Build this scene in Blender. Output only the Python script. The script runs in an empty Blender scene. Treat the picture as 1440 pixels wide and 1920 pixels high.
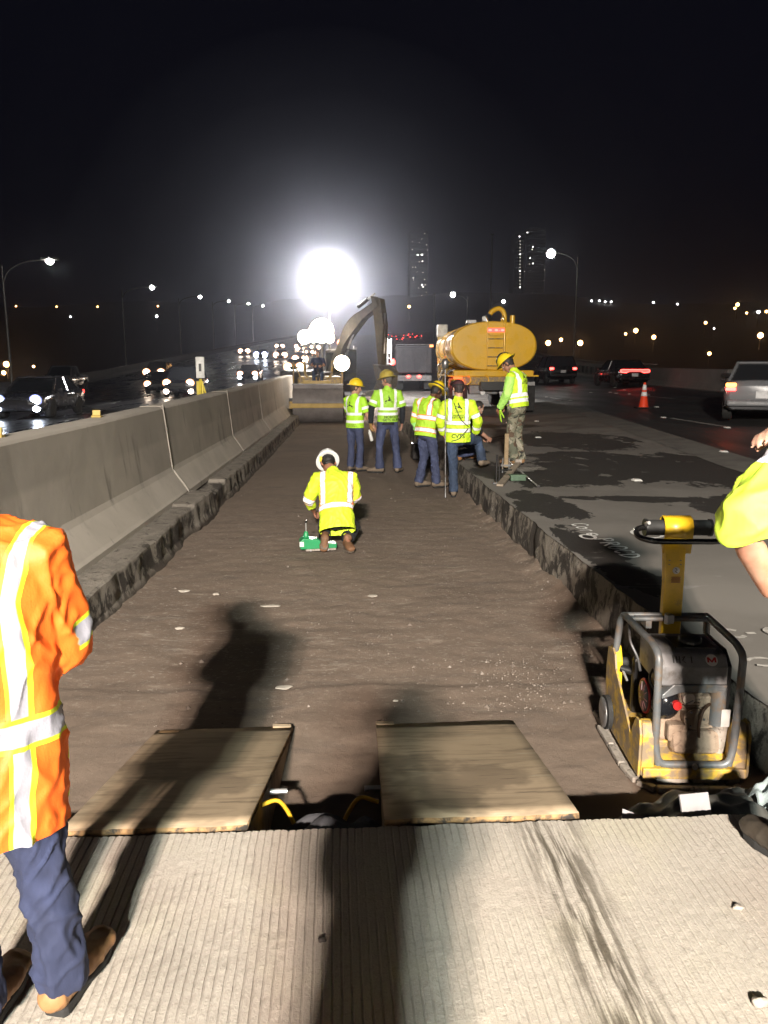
import bpy, bmesh, math, random
import numpy as np
from mathutils import Vector, Matrix, Euler, noise
from mathutils.bvhtree import BVHTree
random.seed(7)
C = bpy.context.scene
R = math.radians
PI = math.pi
V = Vector
COL = C.collection

# ------------------------------------------------------------------ camera
CAMZ = 1.62
cam_d = bpy.data.cameras.new('camera'); cam = bpy.data.objects.new('camera', cam_d); COL.objects.link(cam)
cam.location = (0, 0, CAMZ); cam.rotation_euler = (R(90 - 10.6), 0, R(-3.45))
cam_d.sensor_fit = 'VERTICAL'; cam_d.sensor_height = 24.0; cam_d.lens = 24.0 * 1450 / 1920
cam_d.clip_start = 0.05; cam_d.clip_end = 6000
C.camera = cam
# ------------------------------------------------------------------ world: a dark night sky
w = bpy.data.worlds.new('World'); C.world = w; w.use_nodes = True
wn = w.node_tree.nodes; wl = w.node_tree.links
bg = wn['Background']
sky = wn.new('ShaderNodeTexSky'); sky.sky_type = 'NISHITA'; sky.sun_disc = False
sky.sun_elevation = R(-6); sky.sun_rotation = R(200); sky.air_density = 1.0
mixs = wn.new('ShaderNodeMix'); mixs.data_type = 'RGBA'; mixs.blend_type = 'ADD'; mixs.inputs[0].default_value = 1
wl.new(sky.outputs[0], mixs.inputs[6]); mixs.inputs[7].default_value = (0.03, 0.032, 0.07, 1)
wl.new(mixs.outputs[2], bg.inputs[0]); bg.inputs[1].default_value = 0.05
# ------------------------------------------------------------------ view
C.view_settings.view_transform = 'Standard'; C.view_settings.look = 'None'
C.view_settings.exposure = 0.55; C.view_settings.gamma = 1.0; C.view_settings.use_curve_mapping = False
C.render.engine = 'CYCLES'
cy = C.cycles
cy.use_denoising = True
cy.max_bounces = 5; cy.diffuse_bounces = 2; cy.glossy_bounces = 3; cy.transmission_bounces = 4; cy.volume_bounces = 0
cy.transparent_max_bounces = 6; cy.caustics_reflective = False; cy.caustics_refractive = False
cy.sample_clamp_indirect = 4.0
try: cy.use_light_tree = True
except Exception: pass

# ================================================================== helpers
def tag(o, label=None, cat=None, group=None, kind=None):
    if label: o['label'] = label
    if cat: o['category'] = cat
    if group: o['group'] = group
    if kind: o['kind'] = kind
    return o
def thing(name, label, cat, loc=(0, 0, 0), rotz=0, group=None):
    o = bpy.data.objects.new(name, None); COL.objects.link(o)
    o.empty_display_size = 0.2
    o.location = loc; o.rotation_euler = (0, 0, rotz)
    return tag(o, label, cat, group)
def dup(o, parent=None, loc=None, rotz=None, label=None):
    c = o.copy(); COL.objects.link(c)
    c.parent = parent
    if parent is None:
        if loc is not None: c.location = loc
        if rotz is not None: c.rotation_euler = (0, 0, rotz)
        if label: c['label'] = label
    for ch in list(o.children): dup(ch, c)
    return c
class MB:
    """collects shapes, builds ONE mesh"""
    def __init__(s): s.v = []; s.f = []; s.m = []; s.sm = []
    def add(s, vs, fs, mi=0, sm=False):
        b = len(s.v); s.v.extend([tuple(p) for p in vs])
        for f in fs: s.f.append(tuple(i + b for i in f)); s.m.append(mi); s.sm.append(sm)
        return s
    def box(s, c, d, rot=None, mi=0, taper=(1, 1)):
        c = V(c); hx, hy, hz = d[0] / 2, d[1] / 2, d[2] / 2
        P = [V((sx * hx * (taper[0] if sz > 0 else 1), sy * hy * (taper[1] if sz > 0 else 1), sz * hz)) for sz in (-1, 1) for sy in (-1, 1) for sx in (-1, 1)]
        if rot is not None:
            M = rot if isinstance(rot, Matrix) else Euler(rot).to_matrix()
            P = [M @ p for p in P]
        return s.add([c + p for p in P], [(0, 2, 3, 1), (4, 5, 7, 6), (0, 1, 5, 4), (2, 6, 7, 3), (0, 4, 6, 2), (1, 3, 7, 5)], mi)
    def bar(s, a, b, w_, h_, mi=0):
        a = V(a); b = V(b); t = b - a
        q = t.to_track_quat('Y', 'Z').to_matrix()
        return s.box((a + b) / 2, (w_, t.length, h_), q, mi)
    def tube(s, path, r, n=10, mi=0, closed=False, caps=True):
        path = [V(p) for p in path]; rr = r if isinstance(r, (list, tuple)) else [r] * len(path)
        up = None; rings = []
        N = len(path)
        for i, p in enumerate(path):
            if closed: t = path[(i + 1) % N] - path[i - 1]
            else: t = path[min(i + 1, N - 1)] - path[max(i - 1, 0)]
            t.normalize()
            if up is None:
                up = V((0, 0, 1)) if abs(t.z) < .9 else V((1, 0, 0))
            a = (up - t * up.dot(t)).normalized(); b = t.cross(a); up = a
            rings.append([p + (a * math.cos(k * 2 * PI / n) + b * math.sin(k * 2 * PI / n)) * rr[i] for k in range(n)])
        vs = [q for rg in rings for q in rg]; fs = []
        for i in range(N if closed else N - 1):
            j = (i + 1) % N
            for k in range(n):
                l = (k + 1) % n
                fs.append((i * n + k, i * n + l, j * n + l, j * n + k))
        s.add(vs, fs, mi, True)
        if caps and not closed:
            s.add(rings[0], [tuple(range(n))[::-1]], mi); s.add(rings[-1], [tuple(range(n))], mi)
        return s
    def cyl(s, a, b, r, r2=None, n=20, mi=0): return s.tube([a, b], [r, r if r2 is None else r2], n, mi)
    def lathe(s, prof, n=24, o=(0, 0, 0), M=None, mi=0, sx=1, sy=1):
        o = V(o); vs = []; fs = []
        for (r, z) in prof:
            for k in range(n):
                p = V((r * sx * math.cos(k * 2 * PI / n), r * sy * math.sin(k * 2 * PI / n), z))
                vs.append(o + (M @ p if M else p))
        for i in range(len(prof) - 1):
            for k in range(n):
                l = (k + 1) % n
                fs.append((i * n + k, i * n + l, (i + 1) * n + l, (i + 1) * n + k))
        fs.append(tuple(range(n))[::-1]); fs.append(tuple((len(prof) - 1) * n + k for k in range(n)))
        return s.add(vs, fs, mi, True)
    def prism(s, poly, f0, f1, mi=0):
        """poly 2D points; f0,f1 map (u,v)->3D for the two sides"""
        n = len(poly); vs = [f0(*p) for p in poly] + [f1(*p) for p in poly]
        fs = [tuple(range(n))[::-1], tuple(range(n, 2 * n))] + [(i, (i + 1) % n, n + (i + 1) % n, n + i) for i in range(n)]
        return s.add(vs, fs, mi)
    def ball(s, c, r, n=16, m=10, mi=0, M=None):
        rx, ry, rz = (r, r, r) if not isinstance(r, (list, tuple)) else r
        c = V(c); vs = []; fs = []
        for i in range(m + 1):
            th = PI * i / m
            for k in range(n):
                p = V((rx * math.sin(th) * math.cos(k * 2 * PI / n), ry * math.sin(th) * math.sin(k * 2 * PI / n), rz * math.cos(th)))
                vs.append(c + (M @ p if M else p))
        for i in range(m):
            for k in range(n):
                l = (k + 1) % n
                fs.append((i * n + k, (i + 1) * n + k, (i + 1) * n + l, i * n + l))
        return s.add(vs, fs, mi, True)
    def mesh(s, name, mats):
        me = bpy.data.meshes.new(name); me.from_pydata(s.v, [], s.f)
        for m in (mats if isinstance(mats, (list, tuple)) else [mats]): me.materials.append(m)
        me.polygons.foreach_set('material_index', s.m); me.polygons.foreach_set('use_smooth', s.sm)
        me.validate(); 
        bm = bmesh.new(); bm.from_mesh(me); bmesh.ops.recalc_face_normals(bm, faces=bm.faces); bm.to_mesh(me); bm.free()
        me.update(); return me
    def build(s, name, mats, parent=None, bevel=0, seg=2, loc=None, label=None):
        o = bpy.data.objects.new(name, s.mesh(name, mats)); COL.objects.link(o); o.parent = parent
        if loc is not None: o.location = loc
        if bevel:
            b = o.modifiers.new('bevel', 'BEVEL'); b.width = bevel; b.segments = seg; b.limit_method = 'ANGLE'; b.angle_limit = R(40)
        if label: o['label'] = label
        return o
def bez(pts, n=8):
    """Catmull-Rom through points"""
    P = [V(p) for p in pts]; P = [P[0] * 2 - P[1]] + P + [P[-1] * 2 - P[-2]]; out = []
    for i in range(1, len(P) - 2):
        for k in range(n):
            t = k / n
            out.append(.5 * ((2 * P[i]) + (P[i + 1] - P[i - 1]) * t + (2 * P[i - 1] - 5 * P[i] + 4 * P[i + 1] - P[i + 2]) * t * t + (3 * P[i] - P[i - 1] - 3 * P[i + 1] + P[i + 2]) * t ** 3))
    out.append(P[-2]); return out
def fillet(pts, r=.05, n=5, closed=False):
    P = [V(p) for p in pts]; out = []; N = len(P)
    for i in range(N):
        if not closed and i in (0, N - 1): out.append(P[i]); continue
        a = P[i - 1] - P[i]; b = P[(i + 1) % N] - P[i]
        rr = min(r, a.length * .45, b.length * .45)
        p0 = P[i] + a.normalized() * rr; p1 = P[i] + b.normalized() * rr
        for k in range(n + 1):
            t = k / n; out.append(p0 * (1 - t) ** 2 + P[i] * 2 * t * (1 - t) + p1 * t * t)
    return out

# ------------------------------------------------------------------ node maths
class S:
    """shader socket with operators"""
    nt = None
    def __init__(s, k): s.k = k
    def _m(op, *a):
        n = S.nt.nodes.new('ShaderNodeMath'); n.operation = op
        for i, x in enumerate(a):
            if isinstance(x, S): S.nt.links.new(x.k, n.inputs[i])
            else: n.inputs[i].default_value = x
        return S(n.outputs[0])
    def __add__(s, o): return S._m('ADD', s, o)
    __radd__ = __add__
    def __sub__(s, o): return S._m('SUBTRACT', s, o)
    def __rsub__(s, o): return S._m('SUBTRACT', o, s)
    def __mul__(s, o): return S._m('MULTIPLY', s, o)
    __rmul__ = __mul__
    def __lt__(s, o): return S._m('LESS_THAN', s, o)
    def __gt__(s, o): return S._m('GREATER_THAN', s, o)
    def abs(s): return S._m('ABSOLUTE', s)
    def min(s, o): return S._m('MINIMUM', s, o)
    def max(s, o): return S._m('MAXIMUM', s, o)
    def ramp(s, a, b):
        n = S.nt.nodes.new('ShaderNodeMapRange'); n.interpolation_type = 'SMOOTHSTEP'
        S.nt.links.new(s.k, n.inputs[0]); n.inputs[1].default_value = a; n.inputs[2].default_value = b
        return S(n.outputs[0])
class Mat:
    def __init__(s, name, col=(.5, .5, .5), rough=.6, metal=0, spec=.5, coat=0):
        s.m = bpy.data.materials.new(name); s.m.use_nodes = True; s.nt = s.m.node_tree; S.nt = s.nt
        s.b = s.nt.nodes['Principled BSDF']; s.col = None
        s.b.inputs['Base Color'].default_value = (*col, 1); s.b.inputs['Roughness'].default_value = rough
        s.b.inputs['Metallic'].default_value = metal; s.b.inputs['Specular IOR Level'].default_value = spec
        s.b.inputs['Coat Weight'].default_value = coat
        s.c = col
        tc = s.nt.nodes.new('ShaderNodeTexCoord'); s.obj = tc.outputs['Object']
    def use(s): S.nt = s.nt; return s
    def xyz(s, geo=False):
        s.use(); n = s.nt.nodes.new('ShaderNodeSeparateXYZ')
        if geo: s.nt.links.new(s.nt.nodes.new('ShaderNodeNewGeometry').outputs['Position'], n.inputs[0])
        else: s.nt.links.new(s.obj, n.inputs[0])
        return [S(o) for o in n.outputs]
    def attr(s, nm):
        s.use(); n = s.nt.nodes.new('ShaderNodeAttribute'); n.attribute_name = nm; return S(n.outputs['Fac'])
    def noise(s, scale=5, detail=4, rough=.55, stretch=(1, 1, 1), dist=0, off=(0, 0, 0)):
        s.use(); mp = s.nt.nodes.new('ShaderNodeMapping'); mp.inputs['Scale'].default_value = stretch; mp.inputs['Location'].default_value = off
        s.nt.links.new(s.obj, mp.inputs[0])
        n = s.nt.nodes.new('ShaderNodeTexNoise'); n.inputs['Scale'].default_value = scale; n.inputs['Detail'].default_value = detail
        n.inputs['Roughness'].default_value = rough; n.inputs['Distortion'].default_value = dist
        s.nt.links.new(mp.outputs[0], n.inputs['Vector']); return S(n.outputs[0])
    def voro(s, scale=5, feature='F1', stretch=(1, 1, 1)):
        s.use(); mp = s.nt.nodes.new('ShaderNodeMapping'); mp.inputs['Scale'].default_value = stretch
        s.nt.links.new(s.obj, mp.inputs[0])
        n = s.nt.nodes.new('ShaderNodeTexVoronoi'); n.inputs['Scale'].default_value = scale; n.feature = feature
        s.nt.links.new(mp.outputs[0], n.inputs['Vector']); return S(n.outputs[0])
    def mix(s, fac, col):
        """put col over the present colour where fac=1"""
        s.use(); n = s.nt.nodes.new('ShaderNodeMix'); n.data_type = 'RGBA'; n.clamp_factor = True
        s.nt.links.new(fac.k, n.inputs[0])
        if s.col is None: n.inputs[6].default_value = (*s.c, 1)
        else: s.nt.links.new(s.col, n.inputs[6])
        n.inputs[7].default_value = (*col, 1); s.col = n.outputs[2]
        s.nt.links.new(s.col, s.b.inputs['Base Color']); return s
    def rough(s, v): s.nt.links.new(v.k, s.b.inputs['Roughness']); return s
    def bump(s, h, strength=.3, dist=.01):
        s.use(); n = s.nt.nodes.new('ShaderNodeBump'); n.inputs['Strength'].default_value = strength; n.inputs['Distance'].default_value = dist
        s.nt.links.new(h.k, n.inputs['Height'])
        if s.b.inputs['Normal'].is_linked: s.nt.links.new(s.b.inputs['Normal'].links[0].from_socket, n.inputs['Normal'])
        s.nt.links.new(n.outputs[0], s.b.inputs['Normal']); return s
def dk(c, k): return tuple(min(1, x * k) for x in c)
def plain(name, col, rough=.6, metal=0, var=.3, scale=6, bump=.15, coat=0, dirt=None, dirt_amt=.5, bscale=None):
    m = Mat(name, col, rough, metal, coat=coat)
    m.mix(m.noise(scale, 5).ramp(.35, .7), dk(col, 1 - var))
    if dirt: m.mix(m.noise(scale * 1.7, 6, .65, dist=.4).ramp(.62 - dirt_amt * .3, .8 - dirt_amt * .25), dirt)
    m.rough(m.noise(scale * 2).ramp(.2, .8) * .2 + (rough - .1))
    if bump: m.bump(m.noise(bscale or scale * 12, 4), bump, .004)
    return m.m
def emit(name, col, st):
    m = Mat(name, col, .4); m.b.inputs['Emission Color'].default_value = (*col, 1); m.b.inputs['Emission Strength'].default_value = st
    m.bump(m.noise(30), .05); return m.m
def glass(name, col=(.02, .022, .025)):
    m = Mat(name, col, .06, spec=.8, coat=.5); m.rough(m.noise(3).ramp(0, 1) * .08 + .04); return m.m

# ================================================================== materials
M = {}
M['steel'] = plain('steel', (.30, .30, .31), .4, .8, dirt=(.12, .09, .07))
M['greysteel'] = plain('grey tube steel', (.17, .18, .19), .45, .3, scale=9, dirt=(.20, .15, .11), dirt_amt=.5)
M['black'] = plain('black plastic', (.016, .016, .017), .38)
M['rubber'] = plain('rubber', (.02, .02, .02), .8)
M['yel'] = plain('machine yellow', (.62, .40, .05), .55, scale=9, dirt=(.24, .18, .12), dirt_amt=.85, bump=.3)
M['yelclean'] = plain('clean machine yellow', (.78, .50, .02), .38, scale=5, dirt=(.35, .22, .05), dirt_amt=.15, coat=.3)
M['dust'] = plain('dusty engine', (.36, .27, .20), .8, scale=14, dirt=(.16, .11, .08), dirt_amt=.4, bump=.5)
M['dustyplate'] = plain('dusty plate steel', (.36, .32, .28), .75, scale=18, dirt=(.08, .065, .055), dirt_amt=.35, bump=.7)
M['white'] = plain('white paint', (.78, .78, .76), .5)
M['bolt'] = plain('bright bolt', (.6, .6, .6), .35, .6)

# ---- concrete and ground
def m_slab():
    m = Mat('grooved concrete', (.46, .42, .37), .85)
    m.mix(m.noise(1.1, 4, dist=.6).ramp(.35, .7), (.395, .36, .32))
    m.mix(m.noise(.9, 4, off=(9, 3, 1), dist=.4).ramp(.5, .68) * .7, (.37, .31, .27)); m.mix(m.noise(2.3, 3, off=(4, 2, 0)).ramp(.5, .7) * .7, (.47, .435, .345))
    m.mix(m.noise(70, 6, .75).ramp(.48, .68) * .7, (.31, .275, .235))
    m.mix(m.noise(160, 3, .6).ramp(.58, .7) * .5, (.64, .60, .53))
    x, y, z = m.xyz()
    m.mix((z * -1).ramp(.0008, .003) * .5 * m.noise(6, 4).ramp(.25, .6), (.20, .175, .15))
    # dark tyre-worn streak running along the grooves
    st = (x - .68 + y * -.02).abs().ramp(.17, .02) * m.noise(5, 4, .6, (9, .6, 1)).ramp(.40, .60)
    m.mix(st * .95, (.09, .075, .055))
    m.bump(m.noise(120, 5, .65), .8, .004).bump(m.noise(420, 3), .4, .0012)
    return m.m
def m_dirt():
    m = Mat('compacted dirt', (.19, .143, .11), .92)
    m.mix(m.noise(.8, 5, dist=.8).ramp(.35, .68), (.155, .115, .088))
    m.mix(m.noise(2.6, 6, .6, (.5, 1.6, 1), 1.).ramp(.52, .72), (.135, .105, .085))
    x, y, z = m.xyz()
    far = y.ramp(3.4, 5.5) * (1 - y.ramp(9, 13) * .7)
    m.mix(m.noise(6, 9, .76, (.5, 1.8, 1), .5).ramp(.565, .63) * far * m.noise(1.1, 3, off=(2, 2, 2)).ramp(.4, .55), (.27, .225, .185))
    m.mix(m.noise(38, 5, .7, (.6, 1.2, 1)).ramp(.56, .64) * far * .9, (.30, .26, .22))
    m.mix(m.noise(90, 3, .6).ramp(.68, .73), (.33, .29, .25))
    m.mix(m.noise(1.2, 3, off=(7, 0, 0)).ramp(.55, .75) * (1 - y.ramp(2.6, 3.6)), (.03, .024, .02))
    m.bump(m.noise(14, 9, .75), .5, .015).bump(m.noise(140, 4, .7), .5, .004)
    return m.m
def m_conc(name, col=(.50, .455, .40), drip=True):
    m = Mat(name, col, .85)
    m.mix(m.noise(1.3, 5, dist=.5).ramp(.35, .7), dk(col, .82))
    if drip:
        x, y, z = m.xyz()
        m.mix(z.ramp(.62, .70) * m.noise(.6, 3, stretch=(1, 1, .3)).ramp(.3, .6) * .45, dk(col, .55))
        m.mix(m.noise(2.4, 5, .6, (1, 1, .22), .4).ramp(.56, .68) * z.ramp(.05, .3) * (1 - z.ramp(.75, 1.)) * .75, dk(col, .42))
        m.mix(m.noise(7, 5, .6, (1, 1, .15)).ramp(.62, .72) * .6, dk(col, .5))
        m.mix(m.noise(3, 6, .7, off=(3, 3, 3)).ramp(.68, .74) * .6, dk(col, 1.35))
    m.mix(m.noise(60, 4, .7).ramp(.62, .7) * .5, dk(col, .5))
    m.bump(m.noise(45, 6, .65), .35, .004).bump(m.noise(9, 3), .2, .01)
    return m.m
def m_cut(name, ztop=None):
    m = Mat(name, (.24, .215, .185), .8)
    xx, yy, zz = m.xyz(); top = (zz * -1).ramp(-ztop - .03, -ztop) if ztop is not None else None
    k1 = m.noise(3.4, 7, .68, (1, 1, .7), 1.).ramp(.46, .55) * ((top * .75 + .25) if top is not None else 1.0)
    m.mix(k1, (.035, .029, .025))
    m.mix(m.noise(9, 6, .7, (1, 1, .6), .6).ramp(.56, .62) * .85, (.045, .037, .03))
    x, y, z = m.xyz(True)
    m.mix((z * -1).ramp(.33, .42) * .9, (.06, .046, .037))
    m.mix(m.noise(5, 5, .7, off=(1, 5, 2)).ramp(.66, .72), (.30, .27, .24))
    m.bump(m.noise(16, 8, .72), .9, .03).bump(m.noise(80, 4), .4, .004)
    return m.m
def ellipses(m, x, y, E_):
    acc = None
    for (cx, cy_, rx, ry, a) in E_:
        ca, sa = math.cos(R(a)), math.sin(R(a))
        u = ((x - cx) * ca + (y - cy_) * sa) * (1 / rx); v = ((y - cy_) * ca - (x - cx) * sa) * (1 / ry)
        d = u * u + v * v
        acc = d if acc is None else acc.min(d)
    return acc
def m_pave():
    m = Mat('grey pavement', (.20, .187, .17), .8)
    m.mix(m.noise(.7, 4, dist=.7).ramp(.3, .7), (.145, .135, .122))
    m.mix(m.noise(5, 6, .65).ramp(.5, .75) * .5, (.20, .19, .178))
    x, y, z = m.xyz()
    d = ellipses(m, x, y, [(5.15, 17.3, 1.35, 2.2, 0), (5.3, 12.6, 1.9, 1.9, 0), (4.5, 14.3, .9, .55, 10), (6.6, 11.2, 1.9, 2.2, 20), (6.9, 13.2, .9, .8, 20),
        (3.35, 11.3, .95, .9, 0), (3.75, 12.9, .55, .35, 0), (2.5, 12.2, .4, 1.2, 0), (3.9, 9.3, 1.0, .22, -12), (5.6, 8.8, 1.5, .8, 0), (2.45, 8.9, .35, 1.0, 0), (2.3, 6.6, .22, 1.4, 0), (4.6, 21.5, 1.2, .7, 0)])
    wet = 1 - (d + (m.noise(1.3, 6, .6, (1, .75, 1), .9) - .5) * 4.2 + (m.noise(7, 6, .7, (1, .6, 1), .8) - .5) * 1.6).ramp(.94, 1.0)
    m.mix(wet * .95, (.014, .012, .011))
    m.mix(m.noise(3, 6, .7, (.35, 1.6, 1), 1).ramp(.63, .70) * .7, (.27, .26, .25))
    m.mix(m.noise(70, 4, .7).ramp(.66, .72), (.2, .19, .18))
    m.mix(m.noise(.9, 3, off=(3, 9, 1)).ramp(.5, .7) * y.ramp(14, 20) * .6, (.07, .045, .038))
    m.rough(.85 - wet * .12 + m.noise(20).ramp(.3, .7) * .06)
    m.bump(m.noise(60, 6, .7), .4, .004)
    return m.m
def m_asph():
    m = Mat('worn asphalt', (.034, .034, .034), .6)
    m.mix(m.noise(.35, 5, .6, (3, .4, 1)).ramp(.4, .7), (.021, .021, .022))
    m.mix(m.noise(1.2, 5, .6, (3, .3, 1), off=(2, 0, 0)).ramp(.6, .72) * .8, (.07, .068, .064))
    m.mix(m.noise(110, 3, .7).ramp(.6, .7) * .6, (.1, .1, .1))
    m.rough(m.noise(.5, 4, stretch=(2, .4, 1)).ramp(.3, .7) * .2 + .42)
    m.bump(m.noise(150, 4, .7), .35, .004)
    return m.m
def m_wet():
    m = Mat('damp asphalt', (.03, .03, .032), .3)
    m.mix(m.noise(.3, 5, .6, (3, .3, 1)).ramp(.4, .7), (.018, .018, .02))
    m.mix(m.noise(.8, 5, .6, (3, .2, 1), off=(2, 0, 0)).ramp(.58, .7) * .8, (.06, .058, .056))
    m.rough(m.noise(.7, 4, stretch=(1.5, .3, 1)).ramp(.3, .7) * .25 + .2)
    m.bump(m.noise(100, 4, .7), .2, .003)
    return m.m
M['slab'] = m_slab(); M['dirt'] = m_dirt(); M['barrier'] = m_conc('barrier concrete'); M['cut'] = m_cut('broken cut concrete')
M['pave'] = m_pave(); M['ledge'] = m_cut('broken kerb concrete', -.17); M['asph'] = m_asph(); M['wet'] = m_wet()
M['farconc'] = m_conc('far concrete', (.16, .15, .14), False)

# ================================================================== ground shape
def prof(Y):
    if Y < 40: return 0.0
    if Y < 85: return .00055 * (Y - 40) ** 2
    return 1.114 + (Y - 85) * .05
def XL(Y): return -23 - .012 * (Y - 53) + .00007 * max(0, Y - 60) ** 2 if Y > 0 else -22.4
def XR(Y): return 16.9 + .1 * (Y - 34)
def XM(Y):   # face foot of the median barrier
    if Y < 6: return -2.2
    if Y < 18: return -2.2 + .33 * (Y - 6) / 12
    if Y < 28: return -1.87 + .17 * (Y - 18) / 10
    return -1.70 + .0 * Y
def GZ(X, Y):
    z = prof(Y)
    if X > 6: z += .055 * (X - 6)
    if X < -3: z += .022 * (X + 3)
    return z
def wallx(Y): return 2.07 + .035 * noise.noise(V((0, Y * 1.3, 3))) + .018 * noise.noise(V((0, Y * 6, 7)))
def ylist(a, b, st, grow=1.0, mx=8):
    out = [a]; s = st
    while out[-1] + s < b: out.append(out[-1] + s); s = min(s * grow, mx)
    out.append(b); return out
def sheet(name, fl, fr, Ys, nx, m, dz=0, rel=0):
    vs = []; fs = []
    for Y in Ys:
        a, b = fl(Y), fr(Y)
        for i in range(nx + 1):
            X = a + (b - a) * i / nx
            vs.append((X, Y, GZ(X, Y) + dz + (rel * noise.noise(V((X * 2, Y * 2, 0))) if rel else 0)))
    for j in range(len(Ys) - 1):
        for i in range(nx): k = j * (nx + 1) + i; fs.append((k, k + 1, k + nx + 2, k + nx + 1))
    o = MB().add(vs, fs, 0, True).build(name, m); tag(o, kind='structure'); return o
yr = ylist(-8, 20, .12) + ylist(20.4, 420, .5, 1.06)[0:]
sheet('right_pavement', wallx, XR, yr, 24, M['pave'])
def XA(Y):
    if Y < 12: return 6.9 - (12 - Y) * .1
    if Y < 25: return 6.9 + (Y - 12) * .125
    return 8.5 + (Y - 25) * .05
sheet('asphalt_lanes', XA, lambda Y: XR(Y) - .4, ylist(-8, 420, .8, 1.05), 12, M['asph'], .005)
sheet('left_road', lambda Y: XL(Y), lambda Y: XM(Y) - .62, ylist(-15, 420, .8, 1.05), 14, M['wet'])
sheet('centre_road', lambda Y: -1.6, lambda Y: 2.1, ylist(46, 420, 1, 1.05), 4, M['farconc'])
def m_strip():
    m = Mat('pale lane edge concrete', (.16, .155, .14), .8); m.mix(m.noise(2, 5).ramp(.4, .7), (.11, .105, .1)); m.bump(m.noise(60), .3, .003); return m.m
sheet('lane_edge_strip', lambda Y: XA(Y) - .62 + .05 * noise.noise(V((1, Y, 0))), lambda Y: XA(Y) + .12, ylist(6, 60, .3, 1.03), 2, m_strip(), .009)
MP = plain('worn road paint', (.5, .5, .47), .7, var=.5, scale=8)
b = MB()
for (x0, y0, y1) in [(9.9, 33, 36), (9.4, 18.2, 21.5), (9.9, 47, 50), (13.2, 30, 33), (13.4, 44, 47), (-7.2, 30, 34), (-7.2, 46, 50), (-11.5, 38, 42), (-11.5, 54, 58)]:
    for k in range(4):
        ya, yb = y0 + (y1 - y0) * k / 4, y0 + (y1 - y0) * (k + 1) / 4
        b.add([(x0, ya, GZ(x0, ya) + .011), (x0 + .1, ya, GZ(x0 + .1, ya) + .011), (x0 + .1, yb, GZ(x0 + .1, yb) + .011), (x0, yb, GZ(x0, yb) + .011)], [(0, 1, 2, 3)])
tag(b.build('lane_marking', MP), kind='structure')

# trench floor
FZ = -.43
def trench():
    Ys = ylist(-6, 1.9, .6) + ylist(1.95, 12, .035) + ylist(12.1, 47, .12, 1.02); nx = 100; vs = []; fs = []
    for Y in Ys:
        for i in range(nx + 1):
            X = -2.3 + 4.7 * i / nx
            z = FZ + .022 * noise.noise(V((X * .9, Y * .5, 1))) + .010 * noise.noise(V((X * 5, Y * 6, 2))) + .005 * noise.noise(V((X * 19, Y * 19, 5)))
            z += .0045 * noise.noise(V((X * 45, Y * 50, 8)))
            if Y < 4.75 + .03 * noise.noise(V((X * 2, 0, 0))): z += .014 - .004
            e = max(0, X - 1.86); z += e * .35 * (1 + noise.noise(V((X * 8, Y * 3, 0))))
            e = max(0, -1.75 - X); z += e * .2
            if Y > 42: z += (Y - 42) * .085
            vs.append((X, Y, z))
    for j in range(len(Ys) - 1):
        for i in range(nx): k = j * (nx + 1) + i; fs.append((k, k + 1, k + nx + 2, k + nx + 1))
    tag(MB().add(vs, fs, 0, True).build('trench_floor', M['dirt']), kind='structure')
trench()
# right cut face of the pavement
def cutwall():
    Ys = ylist(-6, 16, .045) + ylist(16.1, 46, .12); rows = 9; vs = []; fs = []
    for Y in Ys:
        for j in range(rows + 1):
            t = j / rows; z = -.62 * t
            x = wallx(Y) + (.018 * noise.noise(V((4, Y * 2, z * 4))) + .010 * noise.noise(V((9, Y * 11, z * 14)))) * min(1, t * 4) - .03 * t + (.012 if j == 0 else 0)
            vs.append((x, Y, z - (.004 if j == 0 else 0)))
    n = rows + 1
    for i in range(len(Ys) - 1):
        for j in range(rows): k = i * n + j; fs.append((k, k + n, k + n + 1, k + 1))
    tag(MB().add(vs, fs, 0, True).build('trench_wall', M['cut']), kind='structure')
cutwall()
# left ledge
def ledge():
    Ys = ylist(-5, 16, .06) + ylist(16.1, 46, .15); vs = []; fs = []; prof_ = 9
    for Y in Ys:
        xb = XM(Y) - .25; w_ = .47 + .05 * noise.noise(V((1, Y * .7, 0))) + .03 * noise.noise(V((1, Y * 3.1, 4)))
        notch = .05 if 10.9 < Y < 12.2 else 0
        top = -.11 + .018 * noise.noise(V((2, Y * 1.3, 0))) - notch + (.03 if 9.8 < Y < 10.9 else 0)
        xe = XM(Y) + w_ - .25 + .05
        pts = [(xb, top), (xe - .14, top + .006 * noise.noise(V((7, Y * 5, 0)))), (xe - .02, top - .004 + .012 * noise.noise(V((8, Y * 9, 0)))), (xe, top - .022), (xe + .008, top - .09), (xe + .012, top - .16), (xe + .018, top - .24), (xe + .05, top - .31), (xe + .07, top - .5)]
        for q, (x, z) in enumerate(pts):
            d = .006 * noise.noise(V((q * 1.7, Y * 9, 3))) + .008 * noise.noise(V((q * .9, Y * 3.0, 9))) if q > 1 else 0
            vs.append((x + d, Y, z + d * .5))
    for i in range(len(Ys) - 1):
        for j in range(prof_ - 1): k = i * prof_ + j; fs.append((k, k + 1, k + prof_ + 1, k + prof_))
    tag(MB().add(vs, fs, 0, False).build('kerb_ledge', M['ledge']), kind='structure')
ledge()

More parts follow.
